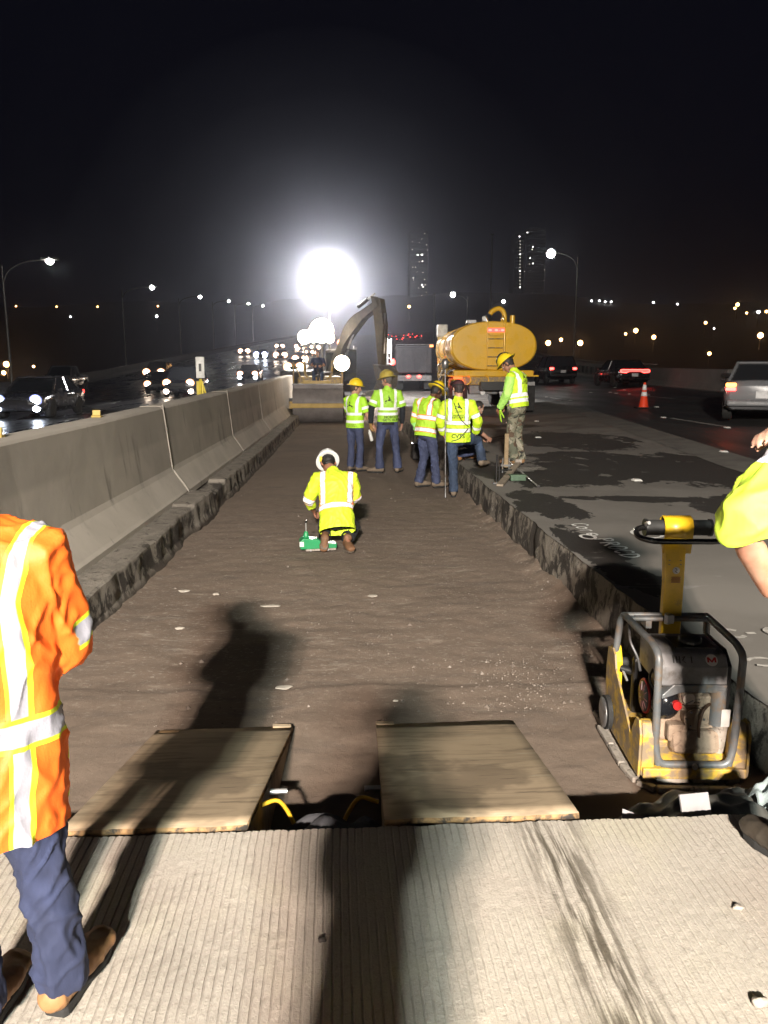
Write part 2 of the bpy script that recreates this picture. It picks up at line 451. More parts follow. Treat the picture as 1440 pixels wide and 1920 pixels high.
# grooved slab
def slab():
    pitch = .0262; xs = []
    x = -2.2
    while x < 1.98: xs += [(x, 0), (x + .0175, 0), (x + .0200, 1), (x + .0235, 1)]; x += pitch
    Ys = ylist(-5.5, 1.1, .5) + ylist(1.15, 2.5, .022)
    Ys[-1] = 2.515
    def inside(x, y):
        if y > 2.28: return x < 1.505 + .02 * noise.noise(V((x * 9, y * 9, 0)))
        if y > 1.9: return x < 1.505 + (2.28 - y) * 1.0 + .03 * noise.noise(V((x * 9, y * 9, 0)))
        return True
    vs = []; fs = []; nx = len(xs)
    for j, y in enumerate(Ys):
        for (x, g) in xs:
            jx = .0013 * noise.noise(V((x * 9, y * 22, 0))) + .003 * noise.noise(V((x * .5, y * 1.5, 3)))
            d = max(0., min(1., 0.72 + .9 * noise.noise(V((x * 5, y * 5, 5))) + .5 * noise.noise(V((x * 1.3, y * 1.1, 8)))))
            z = -.0032 * d * g + .0016 * noise.noise(V((x * 45, y * 60, 0))) + .004 * noise.noise(V((x * 1.2, y * 1.2, 2)))
            yy = y + (.012 * noise.noise(V((x * 9, 1, 1))) + .006 * noise.noise(V((x * 45, 4, 1))) if j == len(Ys) - 1 else 0)
            vs.append((x + jx, yy, z))
    used = {}
    for j in range(len(Ys) - 1):
        for i in range(nx - 1):
            if inside(xs[i][0], Ys[j + 1]):
                k = j * nx + i; fs.append((k, k + 1, k + nx + 1, k + nx)); used[(i, j)] = 1
    # skirts
    def wall(a, b):
        pa, pb = vs[a], vs[b]; q = len(vs)
        n1 = .02 * noise.noise(V(pa) * 20)
        vs.append((pa[0], pa[1], -.26)); vs.append((pb[0], pb[1], -.26)); fs.append((a, b, q + 1, q))
    for (i, j) in list(used):
        k = j * nx + i
        if (i, j + 1) not in used: wall(k + nx, k + nx + 1)
        if (i + 1, j) not in used: wall(k + 1, k + nx + 1)
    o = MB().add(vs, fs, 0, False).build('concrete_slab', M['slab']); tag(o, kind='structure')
slab()
# ground far below the viaduct, and the hills
mg = plain('dark ground', (.03, .03, .025), .9, scale=.05)
vs = []; fs = []
n = 40
for j in range(n + 1):
    for i in range(n + 1):
        X = -1300 + 2600 * i / n; Y = -100 + 1400 * j / n
        z = -9 + 6 * noise.noise(V((X * .004, Y * .004, 0)))
        z += max(0, Y - 480) * .2 * (1 + .4 * noise.noise(V((X * .003, 1, 0)))) * (1 if X > -100 else .8)
        z = min(z, 92 + 14 * noise.noise(V((X * .006, Y * .006, 3))))
        vs.append((X, Y, z - 4))
for j in range(n):
    for i in range(n): k = j * (n + 1) + i; fs.append((k, k + 1, k + n + 2, k + n + 1))
hill_v = vs
hill_obj = tag(MB().add(vs, fs, 0, True).build('hillside', mg), kind='structure')
# ================================================================== barriers
caulk = plain('pale joint sealant', (.34, .31, .27), .7)
med = thing('median_barrier', 'long grey concrete median barrier with joints, stained along its face, left of the trench', 'barrier', (0, 0, 0))
def barrier_seg(Y0, Y1, parent, step=.5):
    Ys = [Y0 + (Y1 - Y0) * k / max(2, round((Y1 - Y0) / step)) for k in range(max(2, round((Y1 - Y0) / step)) + 1)]; vs = []; fs = []
    for Y in Ys:
        x = XM(Y); b = -.13 + prof(Y); h = 1.2 + min(.2, max(0, (Y - 8) * .008))
        n_ = .006 * noise.noise(V((0, Y * 2, 0)))
        P = [(0, 0), (-.005, .07), (-.03, .10), (-.19, .34), (-.215, .40), (-.30 + n_, h - .03), (-.325, h), (-.60, h), (-.625, h - .03), (-.70, .3), (-.80, 0)]
        vs += [(x + u, Y, b + v) for u, v in P]
    n = len(P)
    for i in range(len(Ys) - 1):
        for j in range(n - 1): k = i * n + j; fs.append((k, k + 1, k + n + 1, k + n))
    fs.append(tuple(range(n))); fs.append(tuple(range(len(vs) - n, len(vs)))[::-1])
    return MB().add(vs, fs).build('barrier_segment', M['barrier'], parent, bevel=.008, seg=1)
js = [-5.0, .25, 5.5, 10.75, 16, 21.25, 26.5, 31.75, 37, 42.25, 47.5, 60, 72, 84, 100, 120, 145, 170, 200, 240, 290, 350, 410]
for a, b_ in zip(js[:-1], js[1:]): barrier_seg(a + .006, b_ - .006, med, .5 if a < 48 else 5)
for Y in (5.5, 10.75, 16, 21.25):
    x = XM(Y); b0 = -.13; h = 1.2 + min(.2, max(0, (Y - 8) * .008))
    p = [(x + .012, Y, b0 + .01), (x - .02, Y + .004, b0 + .11), (x - .18, Y - .003, b0 + .35), (x - .205, Y, b0 + .41), (x - .29, Y + .004, b0 + h - .03), (x - .32, Y, b0 + h + .006), (x - .6, Y, b0 + h + .006)]
    MB().tube(bez(p, 4), .007 if Y < 12 else .006, 8).build('joint_sealant', caulk, med)
refl = plain('yellow reflector', (.45, .32, .07), .4)
for k, (Y, lb) in enumerate([(6.35, 'yellow reflector block on the barrier top nearest the left edge'), (8.75, 'yellow reflector block on the barrier top below the blurred dark car')]):
    x = XM(Y) - .52; z = -.13 + 1.2 + max(0, (Y - 8) * .008)
    t = thing('barrier_reflector', lb, 'reflector', (x, Y, z), 0, 'yellow reflectors on the median barrier')
    MB().box((0, 0, .012), (.10, .07, .02)).build('base', refl, t); MB().box((0, 0, .05), (.085, .03, .06), (R(-12), 0, 0)).build('lens', refl, t, bevel=.004)

def outer_barrier(fx, name, label, Ya, Yb, sgn, h, m, seg, base=0.0):
    t = thing(name, label, 'barrier'); Y = Ya
    while Y < Yb:
        e = min(Yb, Y + seg); vs = []
        P = [(0, 0), (.05, .08), (.2, .3), (.28, h), (.5, h), (.55, 0)]
        for yy in (Y + .01, e - .01):
            x = fx(yy); vs += [(x + sgn * u, yy, GZ(x, yy) + v + base) for u, v in P]
        n = len(P); fs = [(j, j + 1, j + n + 1, j + n) for j in range(n - 1)] + [tuple(range(n)), tuple(range(n, 2 * n))[::-1]]
        MB().add(vs, fs).build('barrier_segment', m, t); Y = e; seg = min(seg * 1.04, 20)
    return t
outer_barrier(XL, 'outer_barrier', 'low concrete barrier along the far left side of the climbing road', 8, 410, -1, .9, M['farconc'], 7, -.02)
tb = outer_barrier(XR, 'outer_barrier', 'concrete barrier along the right shoulder behind the black cars', 33.5, 410, 1, .95, M['farconc'], 6, -.02)
# balusters/rail on the right barrier in the distance
rail = MB(); rail.tube([(XR(y) + .4, y, GZ(XR(y), y) + 1.13) for y in range(44, 150, 6)], .035, 6); rail.build('top_rail', M['steel'], tb)
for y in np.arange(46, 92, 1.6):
    MB().box((XR(y) + .05, y, GZ(XR(y), y) + .45), (.12, .5, .55)).build('dark_panel', plain('dark panel', (.03, .03, .03)) if y == 46 else bpy.data.materials['dark panel'], tb)  # evenly spaced dark panels on the barrier face
# guard rail of two beams
gr = thing('guard_rail', 'two-beam steel guard rail joining the right barrier end', 'guard rail')
for zz in (.62, .28):
    pts = [(XR(y) + .02 + (.0 if zz > .5 else .12), y, GZ(XR(y), y) + zz) for y in (33.4, 30, 26, 22, 18, 12)]
    mb = MB(); W_ = [(0, -.15), (.05, -.11), (0, -.04), (.05, 0), (0, .04), (.05, .11), (0, .15)]; vs = []
    for p in pts: vs += [(p[0] - u, p[1], p[2] + v) for u, v in W_]
    n = len(W_); mb.add(vs, [(i * n + j, i * n + j + 1, (i + 1) * n + j + 1, (i + 1) * n + j) for i in range(len(pts) - 1) for j in range(n - 1)])
    o = mb.build('beam', M['steel'], gr); sm = o.modifiers.new('thick', 'SOLIDIFY'); sm.thickness = .012
for y in (32, 29.5, 27, 24.5, 22, 19.5, 17, 14.5): MB().box((XR(y) + .2, y, GZ(XR(y), y) + .38), (.15, .12, .76)).build('post', M['steel'], gr)

# ================================================================== street lamps
lampw = emit('white street lamp light', (1, .97, .88), 60); lampo = emit('orange street lamp light', (1, .42, .12), 22)
polem = plain('galvanised pole', (.08, .08, .08), .5, .3)
def street_lamp(X, Y, z0, h, arm, label, group, r=.1, head=lampw, hr=.22):
    t = thing('street_lamp', label, 'street lamp', (X, Y, z0), 0, group)
    MB().tube([(0, 0, 0), (0, 0, h * .5), (0, 0, h - .3)], [r, r * .8, r * .6], 8).build('pole', polem, t)
    s = 1 if arm > 0 else -1
    MB().tube(bez([(0, 0, h - 1.2), (arm * .15, 0, h - .55), (arm * .5, 0, h - .12), (arm * .93, 0, h)], 5), r * .45, 8).build('arm', polem, t)
    hd = MB().box((arm, 0, h + .05), (.9, .35, .12)).build('lamp_head', polem, t, bevel=.04)
    MB().ball((arm, 0, h - .06), (hr, hr, hr * .95), 16, 10).build('lamp_glass', head, hd)
    return t
def at(px, py, Y):   # authoring aid: the point at depth Y seen at a photograph pixel
    x = (px - 720) / 1450; y = -(py - 960) / 1450; p = R(10.6); q = R(3.45)
    f = V((math.sin(q) * math.cos(p), math.cos(q) * math.cos(p), -math.sin(p))); r = V((math.cos(q), -math.sin(q), 0)); u = r.cross(f)
    d = f + r * x + u * y; return V((0, 0, CAMZ)) + d * (Y / d.y)
lg = 'street lamps along the highway'
def lamp_at(px_pole, px_lamp, py_lamp, Y, z0, label, hr=.22, r=.1, head=lampw):
    a = at(px_lamp, py_lamp, Y); b = at(px_pole, py_lamp, Y); street_lamp(b.x, Y, z0, a.z - z0, a.x - b.x, label, lg, r, head, hr)
lamp_at(1084, 1033, 474, 64, GZ(20, 64) + .9, 'bright white street lamp on a tall pole at right, curved arm reaching left', .34, .075)
lamp_at(2, 93, 487, 44, -.6, 'bright white street lamp at the far left, its pole at the picture edge', .2, .075)
lamp_at(228, 285, 538, 92, .9, 'white street lamp, second in the left row, above the left traffic', .24, .1)
lamp_at(335, 375, 556, 130, 3, 'white street lamp, third in the left row', .26, .12)
lamp_at(398, 429, 564, 170, 5, 'white street lamp, fourth in the left row, small with distance', .25, .13)
lamp_at(440, 466, 569, 210, 7, 'white street lamp, fifth in the left row, small with distance', .27, .13)
lamp_at(473, 493, 573, 260, 9, 'white street lamp, sixth in the left row, nearest the glare', .27, .13)
lamp_at(877, 849, 552, 120, 2, 'white street lamp above the left end of the yellow tank', .36, .13)
lamp_at(923, 944, 565, 190, 6, 'small white street lamp on the tall pole behind the yellow tank', .38, .13)
for k, (px, py, pt) in enumerate([(815, 640, 552), (923, 600, 440)]):
    a = at(px, pt, 150); t = thing('mast', ['thin dark mast above the dark dump truck', 'tall thin dark mast above the yellow tank'][k], 'mast', (a.x, 150, 2), 0)
    MB().tube([(0, 0, 0), (0, 0, a.z - 2)], [.22, .12], 8).build('pole', polem, t); MB().box((0, 0, a.z - 2), (.5, .5, .2)).build('cap', polem, t)

# (end of lamps)
# ---- distant lights on the hillside
def hz(X, Y):
    j = (Y + 100) / 1400 * 40; i = (X + 1300) / 2600 * 40; k = int(j) * 41 + int(i); return hill_v[k][2] if 0 <= k < len(hill_v) else 0
farw = emit('far white lamp', (1, .97, .92), 20); faro = emit('far orange lamp', (1, .46, .14), 20); faro2 = emit('near orange lamp', (1, .50, .16), 24)
def small_lamp(px, py, Y, rpx, m, label, group, k=0):
    a = at(px, py, Y); r = rpx * Y / 1450
    t = thing('distant_lamp', label, 'street lamp', (a.x, Y, a.z), 0, group)
    MB().tube([(0, .3 * r, -max(6, 4 * r)), (0, .3 * r, 0)], r * .18, 6).build('pole', polem, t)
    MB().ball((0, 0, 0), r, 10, 8).build('lamp_glass', m, t)
for (px, py) in [(940, 566), (961, 567), (971, 567), (991, 568), (1012, 567), (1073, 565), (1089, 565), (1109, 564), (1124, 564), (1135, 566), (1146, 566), (1225, 567), (1270, 570)]:
    small_lamp(px, py, 880, 1.5, farw, 'tiny white lamp in the row along the dark ridge at right', 'white lamps along the ridge')
for (px, py) in [(30, 574), (106, 575), (183, 575), (296, 574)]:
    small_lamp(px, py, 700, 1.4, faro, 'tiny orange lamp in the level row far left', 'orange lamps far left')
for (px, py, r_, lb) in [(1028, 643, 4.6, 'orange lamp just left of the right lamp pole, lower of the two'), (1052, 637, 3, 'small orange lamp nearest left of the right lamp pole'), (1088, 643, 4.8, 'orange lamp right behind the foot of the tall right pole'),
    (1173, 626, 2.2, 'small orange lamp, leftmost of three above the red-lit black car'), (1192, 620, 4, 'brightest orange lamp, middle of three above the red-lit black car'), (1226, 632, 3.6, 'orange lamp, rightmost of three above the red-lit black car'),
    (1323, 605, 2.4, 'small orange lamp above the barrier end'), (1330, 663, 3, 'orange lamp low over the barrier end'), (1426, 629, 5, 'large orange lamp at the right edge'), (1383, 571, 3, 'orange-red lamp, upper of a close pair near the right edge'),
    (1378, 578, 2, 'orange lamp, lower of a close pair near the right edge'), (1400, 587, 1.8, 'faint orange lamp beside the bright white one at right edge'), (1437, 584, 2.4, 'orange lamp cut by the right edge'), (12, 683, 5, 'orange lamp at the left edge behind the pole, upper'), (7, 699, 3.6, 'orange lamp at the left edge behind the pole, lower'), (63, 687, 2.2, 'small orange lamp over the left barrier'), (767, 575, 2.4, 'single orange lamp left of the lit tower foot')]:
    small_lamp(px, py, 330, r_, faro2, lb, None)
for (px, py, r_, lb) in [(1422, 585, 2.8, 'white lamp among orange ones near the right edge'), (1339, 616, 1.3, 'faint white lamp below the barrier-end orange lamp'), (132, 594, 1.2, 'faint white lamp under the left row'), (294, 593, 2, 'white lamp below the second left street lamp')]:
    small_lamp(px, py, 330, r_, farw, lb, None)

# ================================================================== towers with lit windows
towm = plain('tower wall', (.03, .03, .035), .8, scale=.05)
winm = emit('lit window', (1, .95, .88), 8); winw = emit('dim lit window', (1, .9, .75), 2.5)
darkw = glass('dark tower window')
def tower(px0, px1, py0, Y, label, pts):
    a = at(px0, py0, Y); b_ = at(px1, py0, Y); zb = 20
    t = thing('tower_block', label, 'tower', ((a.x + b_.x) / 2, Y + 12, zb)); W_ = b_.x - a.x; H_ = a.z - zb
    MB().box((0, 0, H_ / 2), (W_, 24, H_)).build('wall', towm, t)
    MB().box((0, 0, H_ + 1.5), (W_ * .5, 12, 3)).build('roof_housing', towm, t)
    mb = MB()
    for k in range(int(H_ / 3.6)): mb.box((0, -12.1, k * 3.6 + 2.6), (W_ * .94, .2, 1.5))
    mb.build('window_band', darkw, t)
    for q, (px, py, s) in enumerate(pts):
        p = at(px, py, Y); h = s * .5 * Y / 1450
        MB().box((p.x - (a.x + b_.x) / 2, -12.25, p.z - zb), (h * 2.2, .15, h * 1.6)).build('window', winm if s > 1.7 else winw, t)
random.seed(3)
P1 = [(791, 448, 1.4), (796, 438, 1.6), (773, 453, 1.2), (773, 468, 1.3), (783, 478, 2.4), (791, 478, 2.6), (792, 490, 1.8), (786, 491, 1.4), (774, 501, 1.5), (779, 501, 1.6), (793, 511, 1.6), (775, 521, 1.8), (796, 524, 1.5), (775, 525, 1.3), (791, 534, 2), (797, 534, 1.6), (793, 538, 1.8), (779, 563, 1.7), (776, 568, 1.4), (794, 571, 1.7), (791, 554, 1.3), (800, 459, 1.2), (801, 469, 1.2), (785, 540, 1.3), (799, 548, 1.1), (786, 455, 1.1), (782, 510, 1.1)]
tower(769, 803, 432, 900, 'dark tower with scattered lit windows right of the glare', P1)
P2 = [(974, 443.5, 2)] + [(975, 452 + k * 6.2, 1.3 + .8 * (k % 5 == 4)) for k in range(15)]
tower(966, 984, 438, 900, 'slim dark tower with one vertical line of lit windows', P2)
P3 = [(989, 436, 1.8), (999, 463, 1.8), (998, 468, 1.5), (994, 484, 1.8), (999, 494, 2.1), (993, 495, 1.3), (1021, 506, 1.2), (983, 509, .9), (998, 549, .8), (1020, 526, .9), (997, 558, 1.4)]
tower(987, 1024, 430, 950, 'broad dark tower with few lit windows behind the slim one', P3)

# ================================================================== vehicles
hl = emit('warm headlight', (1, .80, .62), 16); hlb = emit('cool headlight', (.78, .86, 1), 22); tl = emit('red tail light', (1, .05, .04), 9); tld = emit('dim tail light', (1, .06, .05), 2.2); amb = emit('amber light', (1, .25, .05), 6)
halo_warm = emit('warm painted halo', (1, .42, .16), .9); halo_cool = emit('cool painted halo', (.4, .45, 1), .8)  # dim emission standing in for the halo round lit headlights
lens = plain('lamp lens', (.4, .4, .4), .2); wglass = glass('car glass')
platem = plain('number plate', (.6, .6, .62), .5)
rim_m = plain('alloy rim', (.45, .46, .48), .3, .7)
paint = {}
def carpaint(n, c, rough=.25):
    if n not in paint: paint[n] = plain('paint ' + n, c, rough, .1, var=.15, scale=2, bump=0, coat=.8)
    return paint[n]
def wheel(t, x, y, r=.33, w_=.22):
    o = MB().lathe([(r * .62, -w_ / 2), (r * .93, -w_ / 2), (r, -w_ / 2 + .03), (r, w_ / 2 - .03), (r * .93, w_ / 2), (r * .62, w_ / 2)], 24, M=Matrix.Rotation(R(90), 3, 'Y')).build('wheel', M['rubber'], t, loc=(x, y, r))
    s = 1 if x > 0 else -1
    mb = MB().lathe([(r * .60, -.02), (r * .62, .02), (r * .55, .025), (r * .55, -.02)], 24, o=(s * (w_ / 2 - .03), 0, 0), M=Matrix.Rotation(R(90), 3, 'Y'))
    mb.cyl((s * (w_ / 2 - .06), 0, 0), (s * (w_ / 2 - .005), 0, 0), r * .16, n=12)
    for k in range(5):
        a = k * 2 * PI / 5; mb.bar((s * (w_ / 2 - .02), 0, 0), (s * (w_ / 2 - .02), math.cos(a) * r * .58, math.sin(a) * r * .58), .02, .07)
    mb.build('rim', rim_m, o)
def car(kind, pn, col, label, loc, rotz, group=None, heads=None, tails=None, fogs=None, hr=.11, tail_style='block', plate=True, name='car'):
    t = thing(name, label, {'suv': 'suv', 'pickup': 'pickup truck', 'van': 'van'}.get(kind, 'car'), loc, rotz, group); pm = carpaint(pn, col)
    W_, belt, roof, L = {'sedan': (.92, .93, 1.43, 4.8), 'suv': (.95, 1.05, 1.75, 4.7), 'pickup': (.98, 1.12, 1.85, 5.4), 'van': (.98, 1.15, 2.0, 5.0)}[kind]
    yb, yf = -L / 2, L / 2
    if kind == 'sedan': st = [(yb, .76, .42, .86), (yb + .12, .86, .30, .98), (yb + .6, .92, .24, 1.0), (-.9, .93, .20, .97), (0, .93, .20, .94), (.9, .93, .20, .95), (yf - 1.2, .92, .22, .90), (yf - .4, .88, .24, .80), (yf - .08, .76, .30, .70), (yf, .66, .38, .62)]
    elif kind == 'pickup': st = [(yb, .92, .55, 1.12), (yb + .06, .96, .45, 1.16), (-1.2, .97, .35, 1.16), (0, .98, .32, 1.15), (1, .98, .32, 1.16), (yf - 1, .97, .34, 1.14), (yf - .15, .93, .38, 1.06), (yf, .86, .46, 1.0)]
    else: st = [(yb, .86, .48, 1.05), (yb + .08, .92, .36, 1.10), (-1.2, .95, .26, 1.08), (0, .95, .24, 1.05), (1, .95, .25, 1.05), (yf - 1, .94, .27, 1.02), (yf - .25, .90, .30, .94), (yf, .78, .42, .84)]
    vs = []; n = 0
    for (y, w_, z0, z1) in st:
        zm = (z0 + z1) / 2
        half = [(w_ * .80, z0), (w_ * .97, z0 + .10), (w_, zm), (w_ * .985, z1 - .14), (w_ * .93, z1 - .03), (w_ * .80, z1), (w_ * .4, z1 + .025)]
        ring = half + [(-x, z) for x, z in half[::-1]]; n = len(ring); vs += [(x, y, z) for x, z in ring]
    fs = [(i * n + j, i * n + (j + 1) % n, (i + 1) * n + (j + 1) % n, (i + 1) * n + j) for i in range(len(st) - 1) for j in range(n)]
    fs += [tuple(range(n)), tuple(range((len(st) - 1) * n, len(st) * n))[::-1]]
    MB().add(vs, fs, 0, True).build('body', pm, t, bevel=.02)
    # greenhouse
    if kind == 'sedan': g = (-1.75, -1.05, .35, 1.15)
    elif kind == 'pickup': g = (-.75, -.6, .65, 1.35)
    elif kind == 'van': g = (yb + .15, yb + .35, 1.1, 1.7)
    else: g = (yb + .12, yb + .45, .55, 1.3)
    wb, wt = W_ * .9, W_ * .72
    B_ = [(-wb, g[0], belt), (wb, g[0], belt), (wb, g[3], belt - .02), (-wb, g[3], belt - .02), (-wt, g[1], roof), (wt, g[1], roof), (wt, g[2], roof - .02), (-wt, g[2], roof - .02)]
    B_ = [V(p) for p in B_]
    for q, f in enumerate([(0, 1, 5, 4), (2, 3, 7, 6), (1, 2, 6, 5), (3, 0, 4, 7)]):
        c = sum((B_[i] for i in f), V()) / 4
        nrm = (B_[f[1]] - B_[f[0]]).cross(B_[f[2]] - B_[f[1]]).normalized()
        ps = [c + (B_[i] - c) * .93 for i in f]
        MB().add(ps + [p - nrm * .03 for p in ps], [(0, 1, 2, 3), (7, 6, 5, 4), (0, 4, 5, 1), (1, 5, 6, 2), (2, 6, 7, 3), (3, 7, 4, 0)]).build('window', wglass, t)
    for a, b_ in ((0, 4), (1, 5), (2, 6), (3, 7)): MB().bar(B_[a], B_[b_], .07, .07).build('pillar', pm, t)
    for sx in (-1, 1): MB().bar((sx * wb, (g[0] + g[3]) / 2 - .1, belt), (sx * wt, (g[1] + g[2]) / 2 - .1, roof), .06, .03).build('pillar', pm, t)
    MB().box((0, (g[1] + g[2]) / 2, roof), (wt * 2 + .04, g[2] - g[1] + .12, .06)).build('roof', pm, t, bevel=.03)
    MB().box((0, (g[0] + g[3]) / 2, (belt + roof) / 2 - .05), (wt * 1.6, (g[2] - g[1]) * .7, roof - belt - .25)).build('cabin_interior', M['black'], t)
    if kind == 'pickup':
        MB().box((0, (yb - .75) / 2 - .05, 1.12), (W_ * 1.7, -.75 - yb - .25, .08)).build('bed_liner', M['black'], t)
    for sx in (-1, 1):
        for y in (yb + .95, yf - .9):
            wheel(t, sx * (W_ - .1), y, .34 if kind == 'sedan' else .38)
            rr = (.34 if kind == 'sedan' else .38) + .05
            MB().tube([(sx * (W_ - .02), y + rr * math.cos(a), rr - .05 + rr * math.sin(a)) for a in [PI * k / 10 for k in range(11)]], .03, 6).build('wheel_arch', M['black'], t)
        MB().box((sx * (W_ + .06), g[3] - .35, belt + .05), (.16, .12, .13)).build('mirror', pm, t, bevel=.03)
        h = MB().ball((sx * W_ * .68, yf - .06, .66 if kind == 'sedan' else .85), (hr * 1.1, .07, hr), 14, 8).build('headlight', heads or lens, t)
        if heads: MB().ball((sx * W_ * .68, yf - .085, .66 if kind == 'sedan' else .85), (hr * 1.5, .05, hr * 1.35), 14, 8).build('reflector', halo_warm if heads is hl else halo_cool, h)  # added glowing disc makes the headlight's halo, not a lamp part
        if fogs: MB().ball((sx * W_ * .72, yf - .02, .38), (hr * .9, .06, hr * .8), 14, 8).build('fog_light', fogs, t)
        zt = .84 if kind == 'sedan' else .98
        if tail_style == 'block': MB().box((sx * W_ * .78, yb + .02, zt), (.26, .10, .15)).build('tail_light', tails or tld, t, bevel=.03)
        elif tail_style == 'ambertop':
            MB().box((sx * W_ * .80, yb + .02, zt + .05), (.24, .10, .10)).build('tail_light', amb, t, bevel=.03); MB().box((sx * W_ * .80, yb + .02, zt - .05), (.24, .10, .08)).build('tail_light', tl, t, bevel=.02)
    if tail_style == 'ring':
        pts = fillet([(-.74, .87), (-.74, .77), (-.40, .77), (-.32, .83), (.32, .83), (.40, .77), (.74, .77), (.74, .87), (.45, .92), (-.45, .92)] and [V((x, yb - .0, z)) for x, z in [(-.78, .93), (-.78, .80), (-.44, .78), (-.34, .85), (.34, .85), (.44, .78), (.78, .80), (.78, .93)]], .05, 3, True)
        MB().tube(pts, .022, 8, closed=True).build('tail_light', tl, t)
        MB().box((0, yb + .01, .87), (1.5, .06, .10)).build('light_panel', tld, t, bevel=.02)
    if plate: MB().box((0, yb - .02, .66 if kind == 'sedan' else .80), (.34, .02, .17)).build('number_plate', platem, t)
    MB().box((0, yf - .02, .58 if kind == 'sedan' else .75), (W_ * .9, .08, .18)).build('grille', M['black'], t, bevel=.02)
    for y in (yb - .01, yf - .05): MB().box((0, y, .46 if kind == 'sedan' else .58), (W_ * 1.75, .14, .16)).build('bumper', pm if kind == 'sedan' else M['black'], t, bevel=.05)
    return t
def gpos(X, Y): return (X, Y, GZ(X, Y) + .006)
# right lanes
car('suv', 'black', (.008, .008, .009), 'black suv with two red tail lights beside the yellow tank', gpos(14.6, 52), R(-2), tails=tl)
car('sedan', 'black', (.008, .008, .009), 'black sedan with one wide red light across its tail', gpos(16.0, 43.5), R(-2), tail_style='ring')
car('sedan', 'silver', (.20, .205, .22), 'silver car at the right edge with amber and red tail lights', gpos(11.45, 20.3), R(-30), tail_style='ambertop')
# left lanes, coming towards the camera
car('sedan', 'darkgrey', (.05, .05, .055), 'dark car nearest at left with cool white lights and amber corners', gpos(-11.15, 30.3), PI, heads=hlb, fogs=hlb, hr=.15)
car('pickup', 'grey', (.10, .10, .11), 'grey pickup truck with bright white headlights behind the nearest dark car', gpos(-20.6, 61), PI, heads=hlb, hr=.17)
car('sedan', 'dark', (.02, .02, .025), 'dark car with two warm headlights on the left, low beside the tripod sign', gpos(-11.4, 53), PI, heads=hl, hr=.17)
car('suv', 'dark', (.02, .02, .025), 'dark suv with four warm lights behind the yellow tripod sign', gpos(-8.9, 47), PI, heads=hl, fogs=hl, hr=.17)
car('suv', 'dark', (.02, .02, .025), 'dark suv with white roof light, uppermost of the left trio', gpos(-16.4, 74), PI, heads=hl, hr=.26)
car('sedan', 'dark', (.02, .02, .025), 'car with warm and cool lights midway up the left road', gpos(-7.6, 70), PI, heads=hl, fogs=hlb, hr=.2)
farcar = None
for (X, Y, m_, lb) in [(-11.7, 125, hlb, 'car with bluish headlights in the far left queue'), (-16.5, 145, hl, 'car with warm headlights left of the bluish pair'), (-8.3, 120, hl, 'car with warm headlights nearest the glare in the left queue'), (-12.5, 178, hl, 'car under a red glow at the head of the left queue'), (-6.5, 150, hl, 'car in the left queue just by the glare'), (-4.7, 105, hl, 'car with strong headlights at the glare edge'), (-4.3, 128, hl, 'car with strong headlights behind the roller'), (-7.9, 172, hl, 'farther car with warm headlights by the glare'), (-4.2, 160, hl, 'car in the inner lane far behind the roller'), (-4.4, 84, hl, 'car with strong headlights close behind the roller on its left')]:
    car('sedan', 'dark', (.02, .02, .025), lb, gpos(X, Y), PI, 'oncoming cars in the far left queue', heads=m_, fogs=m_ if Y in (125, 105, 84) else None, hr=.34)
for k, (X, Y) in enumerate([(19, 235), (22.5, 235), (26, 250), (19.5, 270), (24, 275), (28, 300), (21, 310), (17, 215)]):
    c_ = car('sedan', 'dark', (.02, .02, .025), 'car with red tail lights in the distant queue above the dark truck', gpos(X, Y), 0, 'red tail lights of the distant queue', tails=tl, hr=.3)

# traffic cone
t = thing('traffic_cone', 'orange traffic cone with two white bands on the dark road at right', 'cone', gpos(10.35, 25.8))
om = plain('cone orange', (.9, .07, .02), .45, var=.12); rw = plain('white reflective band', (.85, .85, .85), .3, var=.05)
MB().box((0, 0, .03), (.5, .5, .05)).build('base', M['black'], t, bevel=.02)
MB().lathe([(.17, .05), (.155, .08), (.04, .86), (.03, .88)], 24).build('cone_body', om, t)
for a, b_ in ((.42, .56), (.62, .80)): MB().lathe([(.155 - .1474 * (a - .08) + .004, a), (.155 - .1474 * (b_ - .08) + .004, b_)], 24).build('band', rw, t)
# reflective studs
sm_ = plain('white road stud', (.75, .75, .72), .4)
b = MB().box((0, 0, .012), (.13, .13, .024), taper=(.7, .7)); stud_me = b.mesh('road_stud', sm_)
for (X, Y) in [(13.3, 37.4), (13.2, 36.3), (13.3, 34.9), (13.5, 33.2), (9.9, 32.6), (9.9, 36.4), (10.9, 26.0), (9.35, 21.8), (9.3, 18.0), (5.0, 22.5), (6.0, 23.1), (4.65, 17.7), (7.15, 13.9), (4.3, 10.8), (14.6, 39), (12.6, 38.2), (15.2, 42)]:
    o = bpy.data.objects.new('road_stud', stud_me); COL.objects.link(o); p = gpos(X, Y); o.location = (X, Y, p[2] + .008)
    tag(o, 'small white reflective stud glinting on the dark right-hand road', 'road stud', 'reflective studs on the right-hand road')
# yellow tripod sign on/behind the barrier
t = thing('tripod_sign', 'small sign on yellow tripod legs standing behind the median barrier', 'sign stand', (-3.25, 19.0, GZ(-3.25, 19)))
ym = plain('yellow tripod', (.72, .58, .05), .5)
for q, (x, y) in enumerate([(-.15, .1), (.38, .15), (-.05, -.3)]): MB().bar((0, 0, 1.35), (x, y, 0), .06, .035).build('leg', ym, t)
MB().box((-.02, 0, .95), (.16, .05, .7)).build('leg_housing', ym, t)
MB().box((0, 0, 1.62), (.20, .03, .5)).build('sign_panel', M['white'], t, bevel=.01)
MB().box((0, -.02, 1.62), (.06, .012, .18)).build('symbol', M['black'], t)
